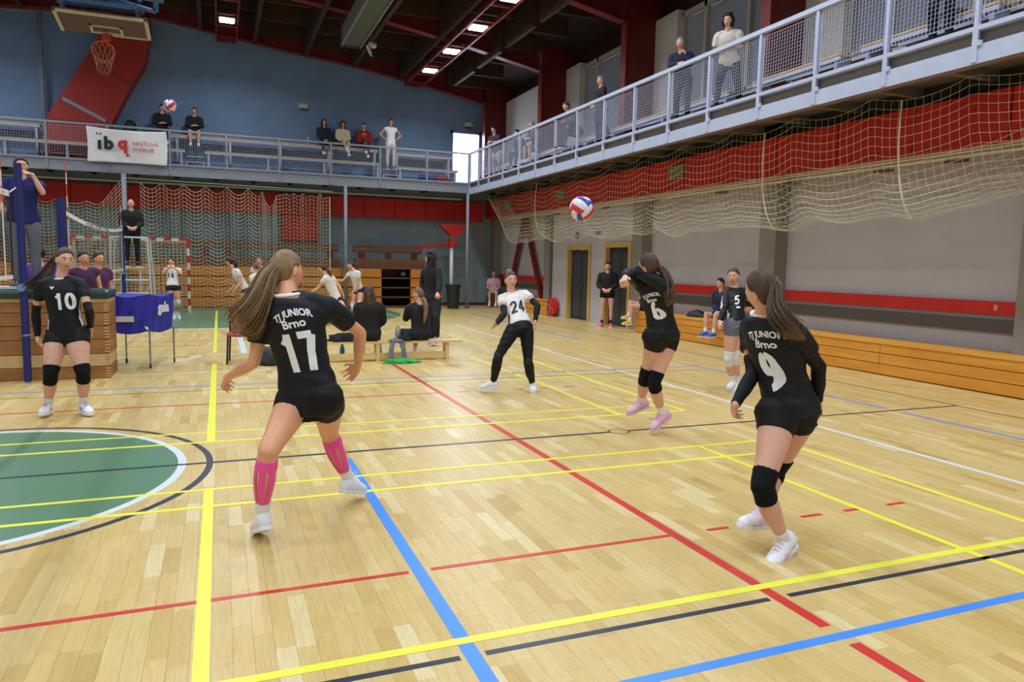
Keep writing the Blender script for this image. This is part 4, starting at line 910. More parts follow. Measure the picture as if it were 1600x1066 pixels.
    def headgeo(s,hair=None,seg=44,rings=34):
        """skull and face, or a hair cap when hair=(offset, hairline function)"""
        V=[];F=[]
        for i in range(rings+1):
            th=PI*i/rings
            for j in range(seg):
                a=2*PI*j/seg; d=Vector((math.sin(th)*math.cos(a),math.sin(th)*math.sin(a),math.cos(th)))
                x=d.x*.076; y=d.y*(.088 if d.y>0 else .098); z=d.z*.116+.002
                lo=max(0,-d.z)
                x*=1-.38*lo**1.3
                if d.y>0: y*=1-.04*lo; y-=.006*math.exp(-((z-.03)/.03)**2)*0
                else: y*=1-.45*lo
                if hair is None and d.y>0:
                    y+=.021*math.exp(-(x/.0105)**2)*(math.exp(-((z+.027)/.013)**2)+.55*math.exp(-((z+.008)/.018)**2))
                    y+=.004*math.exp(-((abs(x)-.014)/.008)**2-((z+.03)/.009)**2)
                    y-=.009*math.exp(-((abs(x)-.031)/.016)**2-((z-.003)/.012)**2)
                    y+=.004*math.exp(-((z-.022)/.01)**2)*math.exp(-(x/.05)**2)
                    y+=.006*math.exp(-(x/.022)**2-((z+.060)/.010)**2)-.003*math.exp(-(x/.02)**2-((z+.0605)/.003)**2)
                    y+=.008*math.exp(-(x/.022)**2-((z+.095)/.014)**2)
                    x+=math.copysign(.005,x)*math.exp(-((abs(d.x)-.75)/.25)**2-((z+.02)/.02)**2) if d.x else 0
                if hair is not None:
                    hs=hair[1](y,z); r=Vector((x,y,z-0.0)); n=r.normalized()
                    off = -.007+(hair[0]+.007)*hs
                    wv=(.0016*math.sin(a*23+z*60)+.001*math.sin(a*41))*hs
                    r=r+n*(off+wv); x,y,z=r
                V.append(s.hp(x,y,z))
        for i in range(rings):
            for j in range(seg): j2=(j+1)%seg; F.append((i*seg+j,(i+1)*seg+j,(i+1)*seg+j2,i*seg+j2))
        return V,F
    def body(s, curlL=.45, curlR=.45):
        J=s.J; g=G(); g.add(s.tgeo(s.TS)); k=s.k
        for sd in 'LR':
            g.add(s.limb('s'+sd,'e'+sd,s.UA)); g.add(s.limb('e'+sd,'w'+sd,s.FA))
            g.add(tube([L2(J['nk'],J['pv'],.02),L2(J['nk'],J['s'+sd],.6)+s.up*.006,J['s'+sd]],[.045*k,.046*k,.046*k],12,rnd=True))
            g.add(tube([L2(J['nk'],J['pv'],.3),J['s'+sd]-s.up*.02],[.075*k,.047*k],12,rnd=True))
            g.add(s.limb('h'+sd,'k'+sd,s.TH(),seg=18,bow=.008)); g.add(s.limb('k'+sd,'a'+sd,s.SH(),seg=16,bow=-.012))
            kd=(J['k'+sd]-(J['h'+sd]+J['a'+sd])*.5); kd=kd.normalized() if kd.length>.02 else s.front
            g.add(ball(J['k'+sd]+kd*.006,.048*k*(.5+.5*s.lw)))
            bt=J['h'+sd]-s.front*.035*k; g.add(ball(bt,.095*k*s.lw))
            g.add(tube([J['a'+sd],L2(J['a'+sd],J['o'+sd],.45)-Vector((0,0,.012))],[.03*k,.022*k],10,rnd=True))
            for q in s.hand(sd, curlL if sd=='L' else curlR): g.add(q)
        nb=J['nk']-s.up*.03; g.add(tube([nb,L2(J['nk'],s.hp(0,-.012,-.06),.5),s.hp(0,-.014,-.05),s.hp(0,-.015,-.01)],[.06*k,.052*k,.05*k,.05*k],16,rnd=True))
        g.add(s.headgeo())
        for sx in (-1,1):
            R=s.HR.to_3x3(); g.add(ball(s.hp(.073*sx,-.006,-.012),(.009*k,.018*k,.03*k),10,8,R))
        me=remesh(g,s.vox,2 if s.big else 1,'body',[s.skin],.45); off=world_loc(s.root)
        me.transform(Matrix.Translation(-off)); o=put('body',me,s.root); s.bo=o
        # face details
        if s.big or s.vox<.012:
            for sx in (-1,1):
                G().add(ball(s.hp(.030*sx,.0715,.003),(.0118*s.k,.0085*s.k,.0058*s.k),12,8,s.HR)).out('eye',M_EYE,s.root,smooth=True)
                G().add(ball(s.hp(.030*sx,.0772,.003),(.0056*s.k,.0035*s.k,.0054*s.k),10,6,s.HR)).out('iris',M_IRIS,s.root,smooth=True)
                G().add(tube([s.hp(.012*sx,.087,.021),s.hp(.03*sx,.0855,.027),s.hp(.046*sx,.073,.022)],[.0022,.0032,.0018],6)).out('eyebrow',M_BROW,s.root)
            G().add(tube([s.hp(-.024,.0765,-.061),s.hp(-.01,.0895,-.0575),s.hp(0,.0905,-.0585),s.hp(.01,.0895,-.0575),s.hp(.024,.0765,-.061)],[.001,.0045,.005,.0045,.001],8)).add(tube([s.hp(-.02,.0775,-.063),s.hp(0,.089,-.0675),s.hp(.02,.0775,-.063)],[.001,.0055,.001],8)).out('lips',M_LIP,s.root,smooth=True)
        else:
            for sx in (-1,1): G().add(ball(s.hp(.030*sx,.0745,.003),(.012*s.k,.008*s.k,.007*s.k),8,6,s.HR)).out('eye',M_IRIS,s.root)
            G().add(ball(s.hp(0,.082,-.061),(.02*s.k,.008*s.k,.006*s.k),8,6,s.HR)).out('lips',M_LIP,s.root)
        return s
    def cloth(s,name,geo,m,sm=3,fidx=None,vox=None,label=None):
        me=remesh(geo,vox or s.vox*1.35,sm,name,m if isinstance(m,list) else [m]); 
        if fidx: me.polygons.foreach_set('material_index',[fidx(p.center) for p in me.polygons])
        if s.big and s.wr:
            n=len(me.vertices); co=np.empty(n*3,np.float32); no=np.empty(n*3,np.float32); me.vertices.foreach_get('co',co); me.vertex_normals.foreach_get('vector',no)
            c=co.reshape(-1,3); X,Y,Z=c.T; a=np.sin(X*31+Z*17+Y*9)*np.sin(Z*43-X*11+Y*21)+.6*np.sin(Z*71+Y*37+X*13); c+=no.reshape(-1,3)*(.0022*a)[:,None]
            me.vertices.foreach_set('co',c.ravel())
        me.transform(Matrix.Translation(-world_loc(s.root))); o=put(name,me,s.root)
        if label: o['label']=label
        return o
    wr=True
    def top(s,name,m,sleeve=.5,hem=-.12,off=.012,loose=0,fidx=None,label=None,flare=.0,vneck=0):
        g=G(); J=s.J; k=s.k
        secs=[(t,a+(loose if t<.6 else loose*.6)+ (flare if t<0 else 0),b+loose*.8+(flare if t<0 else 0),f) for t,a,b,f in s.TS if t>hem+.03 and t<.99]
        i=[x for x in s.TS if x[0]>hem][0]; secs=[(hem,max(i[1],.146)+loose*.5,max(i[2],.10)+loose*.5,i[3])]+secs+[(.985,.082+loose*.3,.058,-.01)]
        g.add(s.tgeo(secs,off))
        for sd in 'LR':
            g.add(tube([L2(J['nk'],J['pv'],.04),L2(J['nk'],J['s'+sd],.6)+s.up*.004,J['s'+sd]],[.05*k+off*.5,.048*k+off*.8,.048*k+off],12,rnd=True))
            g.add(tube([L2(J['nk'],J['pv'],.3),J['s'+sd]-s.up*.02],[.08*k+off,.05*k+off],12,rnd=True))
            if sleeve>0:
                t1=min(1,sleeve); prof=[.048,.052,.049,.045,.041]
                g.add(s.limb('s'+sd,'e'+sd,prof,off*.8+loose*.6,0,t1,rnd=False))
                g.add(ball(J['s'+sd],(.05*k+off)))
                if sleeve>1: g.add(s.limb('e'+sd,'w'+sd,[.042,.044,.04,.033,.03],off*.7+loose*.6,0,sleeve-1,rnd=False)); g.add(ball(J['e'+sd],.043*k+off*.7+loose*.5))
        s.tp=s.cloth(name,g,m,3,fidx,label=label); return s
    def collar(s,m,r=.009,name='collar'):
        J=s.J; c=L2(J['pv'],J['nk'],1.0); P=[]
        for i in range(25):
            a=2*PI*i/24; P.append(c+s.lat*(.066*s.k*math.cos(a))+s.front*(.058*s.k*math.sin(a)-.006)+s.up*(.006-.018*max(0,math.sin(a))))
        g=G().add(tube(P,[(r,r*1.6)]*25,8)); g.out(name,m,s.root,smooth=True); return s
    def bottoms(s,name,m,leg=.3,off=.007,waist=.12,loose=0,label=None):
        g=G(); J=s.J; k=s.k
        secs=[(-.235,.112,.088,-.006)]+[(t,a,b,f) for t,a,b,f in s.TS if t<waist]; secs.append((waist,.15,.1,-.005)); g.add(s.tgeo(secs,off))
        for sd in 'LR':
            g.add(s.limb('h'+sd,'k'+sd,s.TH(),off+loose,0,min(1,leg),rnd=False,seg=18,bow=.008)); g.add(ball(J['h'+sd],.083*k*s.lw+off)); g.add(ball(J['h'+sd]-s.front*.035*k,.095*k*s.lw+off))
            if leg>1: g.add(s.limb('k'+sd,'a'+sd,s.SH(),off+loose,0,leg-1,rnd=False,bow=-.012)); g.add(ball(J['k'+sd],.053*k+off+loose))
        s.cloth(name,g,m,3,label=label,vox=max(s.vox*1.2,.009)); return s
    def band(s,a,b,prof,t0,t1,off,name,m,seg=18,bow=0,label=None,bulge=0):
        V,F=s.limb(a,b,prof,off,t0,t1,rnd=False,seg=seg,bow=bow); o=G().add((V,F)).out(name,m,s.root,smooth=True,bevel=.003 if s.big else 0)
        if label: o['label']=label
        return o
    def kneepad(s,sd,m,label=None,small=False):
        J=s.J;k=s.k; g=G(); g.add(s.limb('h'+sd,'k'+sd,s.TH(),.007,.80,1,rnd=False,bow=.008)); g.add(s.limb('k'+sd,'a'+sd,s.SH(),.008,0,.25,rnd=False,bow=-.012))
        kd=(J['k'+sd]-(J['h'+sd]+J['a'+sd])*.5); kd=kd.normalized() if kd.length>.03 else s.front
        g.add(ball(J['k'+sd]+kd*.018,(.054*k))); g.add(ball(J['k'+sd],.058*k))
        o=s.cloth('knee_pad',g,m,2); 
        if label: o['label']=label
        return o
    def sleeve(s,sd,m=None,t0=.55):
        m=m or M_SHORT; g=G(); g.add(s.limb('s'+sd,'e'+sd,s.UA,.005,t0,1,rnd=False)); g.add(s.limb('e'+sd,'w'+sd,s.FA,.005,0,.97,rnd=False)); g.add(ball(s.J['e'+sd],.041*s.k)); s.cloth('arm_sleeve',g,m,1); return s
    def feet(s,shoe=None,sole=None,sock=M_SOCK,sockh=.72,accent=None):
        shoe=shoe or M_SHOE; sole=sole or M_SOLE; J=s.J;k=s.k
        for sd in 'LR':
            A=J['a'+sd]; O=J['o'+sd]; up=Vector((0,0,1)); d=(O+up*.052*k-A).normalized()
            u=(up-d*up.dot(d)).normalized(); x=d.cross(u)
            if sock: s.band('k'+sd,'a'+sd,s.SH(),sockh,1.02,.004,'sock',sock,bow=-.012)
            L=.262*k; h=A-u*.078*k-d*.07*k  # heel bottom
            def sec(t): 
                w=[.034,.041,.042,.043,.050,.051,.042,.022][t]*k; top=[.085,.125,.125,.105,.078,.066,.056,.038][t]*k; return w,top
            ts=[0,.1,.25,.42,.6,.76,.9,1.0]; V=[];F=[];n=14
            for i,t in enumerate(ts):
                w,tp=sec(i); c=h+d*(L*t)
                for q in range(n):
                    a=2*PI*q/n; cx=math.cos(a)*w; cz=math.sin(a); z=tp/2+cz*tp/2; cx*= (1 if cz<.2 else 1-.35*(cz-.2)); V.append(c+x*cx+u*(z+.010*k))
            for i in range(len(ts)-1):
                for q in range(n): q2=(q+1)%n; F.append((i*n+q,i*n+q2,(i+1)*n+q2,(i+1)*n+q))
            F.append(tuple(range(n))[::-1]); F.append(tuple(range((len(ts)-1)*n,len(ts)*n)))
            sh=G().add((V,F)).out('shoe',shoe,s.root,smooth=True)
            if s.big:
                sm=sh.modifiers.new('s','SUBSURF'); sm.levels=1; sm.render_levels=1
            P=[h+d*(L*t)+x*w_*k for t,w_ in ((0,.02),(.03,.033),(.25,.038),(.45,.037),(.62,.05),(.8,.05),(.93,.038),(1.02,.018))]; P+=[h+d*(L*t)-x*w_*k for t,w_ in ((1.02,.014),(.93,.034),(.8,.046),(.62,.046),(.45,.036),(.25,.037),(.03,.033),(0,.02))]
            G().prism(P,u*.024*k).out('sole',sole,sh,bevel=.004 if s.big else 0)
            if s.big:
                g=G()
                for q in range(4):
                    t=.4+.08*q; w,tp=.028*k,(.124-.0115*q)*k; c=h+d*(L*t)+u*(tp+.002); g.add(tube([c-x*w*.8-u*.012,c,c+x*w*.8-u*.012],.003,5))
                c=h+d*L*.37+u*.13*k; g.add(tube([c,c+x*.03+u*.02-d*.01,c+x*.035-d*.01,c+x*.01+d*.01],.0025,5)); g.add(tube([c,c-x*.03+u*.015,c-x*.04-u*.005,c-x*.01+d*.012],.0025,5))
                g.out('laces',M_SOCK if not accent else accent,sh)
                if accent:
                    for e in (1,-1): G().add(ball(h+d*L*.5+x*e*.037*k+u*.05*k,(.012,.05,.02),10,8,Matrix((x,d,u)).transposed())).out('side_patch',accent,sh,smooth=True)
        return s
    def hair(s,style='tied',tail=None,rad=.035,strands=40,m=None,seed=1,off=.008,tie=True,fl=.012,curly=False):
        m=m or s.hairm; rr=random.Random(seed)
        LN={'tied':((-.1,-.07),(-.05,-.065),(-.03,-.05),(-.02,.0),(-.005,.022),(.02,.018),(.035,.03),(.055,.055),(.075,.078),(.09,.088)),'long':((-.1,-.1),(.0,-.1),(.022,-.08),(.034,-.01),(.045,.04),(.065,.074),(.09,.085)),'short':((-.1,-.06),(-.03,-.055),(-.022,.0),(-.005,.022),(.03,.018),(.04,.035),(.06,.062),(.09,.08))}[style]
        def ln(y,z):
            L=LN[0][1] if y<LN[0][0] else LN[-1][1]
            for (a,b),(c,d) in zip(LN,LN[1:]):
                if a<=y<=c: L=b+(d-b)*(y-a)/(c-a)
            q=max(0,min(1,(z-L)/.011+.5)); return q*q*(3-2*q)
        g=G(); g.add(s.headgeo((off,ln),72 if s.big else 40,48 if s.big else 28))
        if style=='long':
            for i in range(26 if s.vox>.01 else 46):
                a=rr.uniform(-2.6,2.6)+ -PI/2; r=1; x0=math.cos(a)*.07; y0=math.sin(a)*.085-.005
                if y0>.045: continue
                L=s.longl*rr.uniform(.8,1.05); P=[s.hp(x0*.9,y0*.9,.05)]
                for j in range(1,6): t=j/5; q=s.hp(x0*(1.1+.12*t),y0*(1.05)-.02*t,.05)+Vector((rr.uniform(-.01,.01),rr.uniform(-.01,.01),-L*t+rr.uniform(-.01,.01))) ; P.append(q)
                g.add(tube(P,[.014,.018,.019,.018,.015,.006],6))
        if curly:
            for i in range(90):
                a=rr.uniform(0,2*PI); z=rr.uniform(-.09,.12); yy=math.sin(a)*.1*math.sqrt(max(.1,1-(z/.14)**2)); xx=math.cos(a)*.095*math.sqrt(max(.1,1-(z/.14)**2))
                if yy>.04 and z<.07: continue
                g.add(ball(s.hp(xx,yy-.01,z),rr.uniform(.018,.03),8,6))
        g.out('hair',m,s.root,smooth=True)
        if tail:
            P=resample(tail,14); g=G(); n=len(P)
            rs=[rad*(.55+.9*math.sin(PI*min(1,(i/(n-1))*.62+.12)))*(1 if i<n-3 else (n-i)/4) for i in range(n)]
            g.add(tube(P,[(r,r*.75) for r in rs],12,rnd=True))
            for q in range(strands):
                a=rr.uniform(0,2*PI); b=rr.uniform(.6,1.12); sp=rr.uniform(.6,1.5); x_=P[1]-P[0]; ux=x_.orthogonal().normalized(); uy=x_.cross(ux).normalized(); w0=rr.uniform(0,6)
                e=int(n*rr.uniform(.75,1)); S_=[]
                for i in range(e):
                    k=i/(n-1); r=rs[i]*b*(1+.35*sp*k*k)+fl*sp*k*k; S_.append(P[i]+ux*(r*math.cos(a))+uy*(r*.8*math.sin(a))+Vector((0,0,.006*math.sin(w0+k*6))))
                if len(S_)>3: g.add(tube(S_,[.0045*(1-.6*i/len(S_)) for i in range(len(S_))],4))
            g.out('ponytail',m,s.root,smooth=True)
            if tie: G().add(tube([P[0],P[1]],rad*.75,10,rnd=True)).out('hair_tie',M_PAD2,s.root,smooth=True)
        return s
    longl=.35
    def bun(s,c=(0,-.06,.11),r=.04,m=None):
        G().add(ball(s.hp(*c),r,14,10)).out('hair_bun',m or s.hairm,s.root,smooth=True); return s
    def text(s,txt,size,t,x=0,back=True,m=None,bold=.05,sx=1,arc=0,tilt=0,yoff=0):
        V,F=digit_geo(txt,size,sx) if txt.isdigit() else text_geo(txt,size,bold,sx); me=s.tp.data; bvh=BVHTree.FromPolygons([v.co for v in me.vertices],[p.vertices for p in me.polygons]); off=world_loc(s.root)
        fr=s.front*(-1 if back else 1); xd=s.lat if back else -s.lat; c=L2(s.J['pv'],s.J['nk'],t)+xd*x; out=[]
        upv=s.up
        for a,b in V:
            a,b=a*math.cos(tilt)-b*math.sin(tilt),a*math.sin(tilt)+b*math.cos(tilt)
            b+= -arc*a*a+yoff; p=c+xd*a+upv*b-off; h=bvh.ray_cast(p+fr*.5,-fr)
            if h[0] is None: h=bvh.find_nearest(p+fr*.1)
            out.append(h[0]+h[1]*.0018+fr*.0012+off)
        g=G().add((out,F)); o=g.out('jersey_print',m or M_PRT,s.tp); o.location=(0,0,0); return o
    def prints(s,*a): 
        for k in a: s.text(**k)
        return s

CR=Vector((.93,-.37,0)); CF=Vector((.37,.93,0))
# joint positions of the players, metres
JN={'p17': {'hd': (0.366, 4.429, 1.533), 'nk': (0.358, 4.342, 1.4), 'sL': (0.237, 4.451, 1.302), 'sR': (0.582, 4.314, 1.335), 'eL': (0.176, 4.438, 1.01), 'wL': (0.03, 4.62, 0.898), 'tL': (-0.003, 4.759, 0.818), 'eR': (0.79, 4.445, 1.17), 'wR': (0.798, 4.581, 0.951), 'tR': (0.763, 4.711, 0.859), 'pv': (0.48, 4.338, 0.82), 'hL': (0.41, 4.408, 0.789), 'hR': (0.561, 4.289, 0.81), 'kL': (0.228, 4.123, 0.553), 'aL': (0.198, 4.233, 0.15), 'oL': (0.172, 4.388, 0.031), 'kR': (0.62, 4.599, 0.527), 'aR': (0.767, 4.727, 0.162), 'oR': (0.881, 4.849, 0.058)},
 'p10': {'hd': (-1.421, 8.387, 1.563), 'nk': (-1.465, 8.411, 1.385), 'sR': (-1.641, 8.431, 1.3), 'sL': (-1.285, 8.377, 1.318), 'eR': (-1.717, 8.54, 1.04), 'wR': (-1.706, 8.515, 0.784), 'tR': (-1.645, 8.454, 0.648), 'eL': (-1.209, 8.256, 1.063), 'wL': (-1.225, 8.441, 0.887), 'tL': (-1.24, 8.559, 0.778), 'pv': (-1.435, 8.404, 0.835), 'hR': (-1.521, 8.444, 0.807), 'hL': (-1.346, 8.368, 0.818), 'kR': (-1.561, 8.254, 0.441), 'kL': (-1.271, 8.184, 0.453), 'aR': (-1.634, 8.452, 0.095), 'aL': (-1.313, 8.384, 0.103), 'oR': (-1.649, 8.262, 0.054), 'oL': (-1.224, 8.223, 0.038)},
 'p24': {'hd': (3.461, 8.691, 1.404), 'nk': (3.48, 8.707, 1.215), 'sR': (3.319, 8.629, 1.169), 'sL': (3.659, 8.688, 1.224), 'eR': (3.271, 8.406, 0.998), 'wR': (3.105, 8.274, 0.867), 'tR': (2.992, 8.167, 0.839), 'eL': (3.736, 8.444, 1.098), 'wL': (3.652, 8.323, 0.897), 'tL': (3.621, 8.224, 0.778), 'pv': (3.455, 8.345, 0.857), 'hR': (3.369, 8.323, 0.82), 'hL': (3.547, 8.357, 0.831), 'kR': (3.145, 8.252, 0.492), 'kL': (3.544, 8.266, 0.423), 'aR': (3.147, 8.42, 0.133), 'aL': (3.683, 8.428, 0.093), 'oR': (3.022, 8.54, 0.054), 'oL': (3.628, 8.258, 0.025)},
 'p6': {'hd': (3.594, 5.677, 1.612), 'nk': (3.678, 5.725, 1.485), 'sL': (3.643, 5.908, 1.462), 'sR': (3.713, 5.547, 1.439), 'eL': (3.424, 5.732, 1.54), 'wL': (3.268, 5.533, 1.508), 'tL': (3.169, 5.415, 1.461), 'eR': (3.512, 5.724, 1.564), 'wR': (3.555, 5.975, 1.543), 'tR': (3.442, 5.873, 1.491), 'pv': (3.833, 5.758, 0.998), 'hL': (3.745, 5.728, 0.972), 'hR': (3.921, 5.781, 0.976), 'kR': (3.756, 5.756, 0.536), 'aR': (3.939, 5.859, 0.2), 'oR': (3.783, 5.863, 0.046), 'kL': (3.751, 5.895, 0.576), 'aL': (3.876, 6.143, 0.27), 'oL': (3.713, 6.133, 0.171)},
 'p9': {'hd': (2.799, 3.252, 1.482), 'nk': (2.879, 3.315, 1.356), 'sL': (2.928, 3.484, 1.256), 'sR': (2.955, 3.128, 1.244), 'eL': (2.867, 3.369, 0.991), 'wL': (2.68, 3.282, 0.836), 'tL': (2.752, 3.393, 0.739), 'eR': (3.176, 3.183, 1.055), 'wR': (3.271, 3.266, 0.83), 'tR': (3.348, 3.339, 0.706), 'pv': (3.06, 3.256, 0.82), 'hL': (2.958, 3.239, 0.795), 'hR': (3.161, 3.27, 0.8), 'kL': (2.741, 3.095, 0.418), 'aL': (2.934, 3.098, 0.08), 'oL': (2.762, 3.051, -0.041), 'kR': (3.165, 3.458, 0.379), 'aR': (2.905, 3.272, 0.178), 'oR': (2.728, 3.223, 0.165)},
 'p5': {'hd': (6.299, 7.875, 1.506), 'nk': (6.345, 7.893, 1.336), 'sR': (6.171, 7.865, 1.269), 'sL': (6.523, 7.888, 1.278), 'eR': (6.039, 7.693, 1.079), 'wR': (5.873, 7.571, 0.933), 'tR': (5.792, 7.459, 0.854), 'eL': (6.703, 7.985, 1.074), 'wL': (6.497, 7.84, 1.067), 'tL': (6.349, 7.788, 1.096), 'pv': (6.173, 7.634, 0.924), 'hR': (6.089, 7.601, 0.895), 'hL': (6.264, 7.655, 0.897), 'kR': (6.067, 7.603, 0.457), 'kL': (6.191, 7.633, 0.466), 'aR': (6.259, 7.703, 0.115), 'aL': (6.315, 7.681, 0.091), 'oR': (6.1, 7.603, 0.079), 'oL': (6.145, 7.617, 0.024)},
 'g14': {'hd': (-1.167, 21.274, 1.49), 'nk': (-1.158, 21.303, 1.321), 'sR': (-1.302, 21.398, 1.284), 'sL': (-0.987, 21.256, 1.291), 'eR': (-1.366, 21.145, 1.187), 'wR': (-1.219, 21.053, 1.357), 'tR': (-1.208, 21.171, 1.456), 'eL': (-0.917, 21.011, 1.179), 'wL': (-1.11, 21.006, 1.359), 'tL': (-1.129, 21.123, 1.458), 'pv': (-1.142, 21.083, 0.89), 'hR': (-1.234, 21.078, 0.839), 'hL': (-1.052, 21.091, 0.84), 'kR': (-1.151, 21.038, 0.439), 'kL': (-1.015, 21.06, 0.438), 'aR': (-1.125, 21.252, 0.121), 'aL': (-1.049, 21.295, 0.135), 'oR': (-1.14, 21.157, -0.042), 'oL': (-0.988, 21.226, -0.032)},
 'ga': {'hd': (0.254, 20.299, 1.521), 'nk': (0.343, 20.259, 1.359), 'sL': (0.462, 20.12, 1.28), 'sR': (0.361, 20.442, 1.307), 'eL': (0.503, 20.079, 1.002), 'wL': (0.313, 20.075, 0.771), 'tL': (0.281, 20.147, 0.636), 'eR': (0.385, 20.433, 0.923), 'wR': (0.21, 20.476, 0.754), 'tR': (0.146, 20.349, 0.692), 'pv': (0.63, 20.28, 0.814), 'hL': (0.627, 20.191, 0.784), 'hR': (0.617, 20.372, 0.793), 'kL': (0.492, 20.041, 0.443), 'kR': (0.567, 20.512, 0.416), 'aL': (0.605, 19.853, 0.125), 'aR': (0.681, 20.281, 0.126), 'oL': (0.484, 19.987, 0.066), 'oR': (0.574, 20.425, 0.066)},
 'gb': {'hd': (0.898, 20.774, 1.413), 'nk': (0.926, 20.746, 1.243), 'sL': (0.776, 20.662, 1.123), 'sR': (1.029, 20.879, 1.138), 'eL': (0.835, 20.649, 0.818), 'wL': (0.611, 20.728, 0.762), 'tL': (0.518, 20.85, 0.757), 'eR': (0.942, 20.87, 0.844), 'wR': (0.787, 21.052, 0.889), 'tR': (0.727, 21.185, 0.936), 'pv': (0.966, 20.737, 0.712), 'hL': (0.92, 20.81, 0.674), 'hR': (1.028, 20.668, 0.698), 'kL': (0.858, 21.004, 0.334), 'kR': (1.012, 20.457, 0.367), 'aL': (0.956, 20.72, 0.092), 'aR': (1.073, 20.16, 0.132), 'oL': (0.847, 20.858, 0.031), 'oR': (0.968, 20.303, 0.072)},
 'gd': {'hd': (2.364, 18.614, 1.412), 'nk': (2.465, 18.568, 1.256), 'sL': (2.398, 18.416, 1.164), 'sR': (2.62, 18.671, 1.192), 'eL': (2.255, 18.511, 0.939), 'wL': (2.042, 18.534, 0.795), 'tL': (1.963, 18.658, 0.742), 'eR': (2.774, 18.551, 0.989), 'wR': (2.88, 18.528, 0.75), 'tR': (2.878, 18.414, 0.644), 'pv': (2.719, 18.51, 0.639), 'hL': (2.699, 18.591, 0.587), 'hR': (2.754, 18.427, 0.611), 'kL': (2.643, 18.873, 0.311), 'kR': (2.84, 18.082, 0.442), 'aL': (2.778, 18.607, 0.053), 'aR': (2.994, 17.797, 0.241), 'oL': (2.689, 18.761, -0.007), 'oR': (2.972, 17.944, 0.121)},
 'ge': {'hd': (3.304, 20.024, 1.496), 'nk': (3.38, 19.967, 1.36), 'sR': (3.303, 20.124, 1.287), 'sL': (3.492, 19.825, 1.295), 'eR': (3.101, 20.156, 1.076), 'wR': (2.94, 20.346, 1.086), 'tR': (2.823, 20.241, 1.088), 'eL': (3.456, 19.818, 0.968), 'wL': (3.287, 19.836, 0.725), 'tL': (3.236, 19.938, 0.617), 'pv': (3.504, 19.996, 0.841), 'hR': (3.466, 20.075, 0.803), 'hL': (3.56, 19.919, 0.827), 'kR': (3.346, 19.986, 0.423), 'kL': (3.492, 19.738, 0.472), 'aR': (3.36, 19.772, 0.09), 'aL': (3.642, 19.618, 0.134), 'oR': (3.284, 19.935, 0.026), 'oL': (3.584, 19.771, 0.036)},
 'wb': {'hd': (3.815, 13.848, 1.692), 'nk': (3.847, 13.817, 1.507), 'sL': (3.749, 13.977, 1.441), 'sR': (3.927, 13.646, 1.448), 'eL': (3.751, 14.172, 1.209), 'wL': (3.703, 13.988, 1.026), 'tL': (3.669, 13.854, 0.931), 'eR': (3.898, 13.45, 1.22), 'wR': (3.811, 13.274, 1.044), 'tR': (3.762, 13.142, 0.954), 'pv': (3.86, 13.801, 0.934), 'hL': (3.82, 13.889, 0.905), 'hR': (3.899, 13.711, 0.914), 'kL': (3.801, 13.668, 0.531), 'kR': (3.85, 13.481, 0.557), 'aL': (3.809, 13.594, 0.101), 'aR': (3.9, 13.554, 0.141), 'oL': (3.752, 13.756, -0.003), 'oR': (3.847, 13.727, 0.049)}}
def sidepanel(J,side):
    pv,nk=Vector(J['pv']),Vector(J['nk']); up=(nk-pv).normalized(); lat=(Vector(J['sR'])-Vector(J['sL'])).normalized(); fr=up.cross(lat).normalized(); L=(nk-pv).length
    def f(c):
        d=Vector(c)-pv; t=d.dot(up)/L; a=abs(d.dot(lat)); b=d.dot(fr)
        return 1 if (-.12<t<.60 and a>.08 and (side==0 or d.dot(lat)*side>0) and abs(b-.022)<.013+.010*math.sin(t*9)) else 0
    return f
# number 17
J=JN['p17']; P=Person('player in black jersey 17 seen from behind, long brown ponytail, pink calf tape',J,1.74,CF*.85+CR*.55,'b',HLB,.0064,1.04,1.12); P.body(.7,.35)
P.top('jersey',[M_JER,M_PRT],.62,-.17,.014,.006,sidepanel(J,-1)).bottoms('shorts',M_SHORT,.32).feet(sockh=.74).collar(M_PRT,.011)
P.hair('tied',TAIL17,.045,170,seed=3,off=.010,fl=.045)
P.prints(dict(txt='17',size=.30,t=.47,x=.03,sx=.68,tilt=.06),dict(txt='TJ JUNIOR',size=.053,t=.85,x=.035,bold=.035,sx=.85,arc=2.6,tilt=.12),dict(txt='Brno',size=.066,t=.745,x=.035,bold=.03,tilt=.12))
for sd in 'LR':
    P.band('k'+sd,'a'+sd,P.SH(),.10,.24,.0025,'calf_tape',M_TAPE2,bow=-.012)
    A=Vector(J['k'+sd]);B=Vector(J['a'+sd]); ax=(B-A).normalized(); bk=-(P.front-ax*P.front.dot(ax)).normalized(); sx_=ax.cross(bk).normalized()
    for an in (-.95,.0,.95):
        V=[];F=[]; n=14
        for i in range(n+1):
            t=.2+.54*i/n; q=t*5; kk=min(int(q),4); r=(P.SH()[kk]+(P.SH()[kk+1]-P.SH()[kk])*(q-kk))*P.k+.0035; c=A.lerp(B,t)+P.front*(-.012*math.sin(PI*t)*P.k)
            for w_ in (-.30,0,.30):
                a=an*(1-.25*i/n)+w_; V.append(c+bk*(r*math.cos(a))+sx_*(r*math.sin(a)))
        for i in range(n):
            for q in range(2): F.append((i*3+q,i*3+q+1,i*3+4+q,i*3+3+q))
        G().add((V,F)).out('calf_tape',M_TAPE2,P.root,smooth=True)
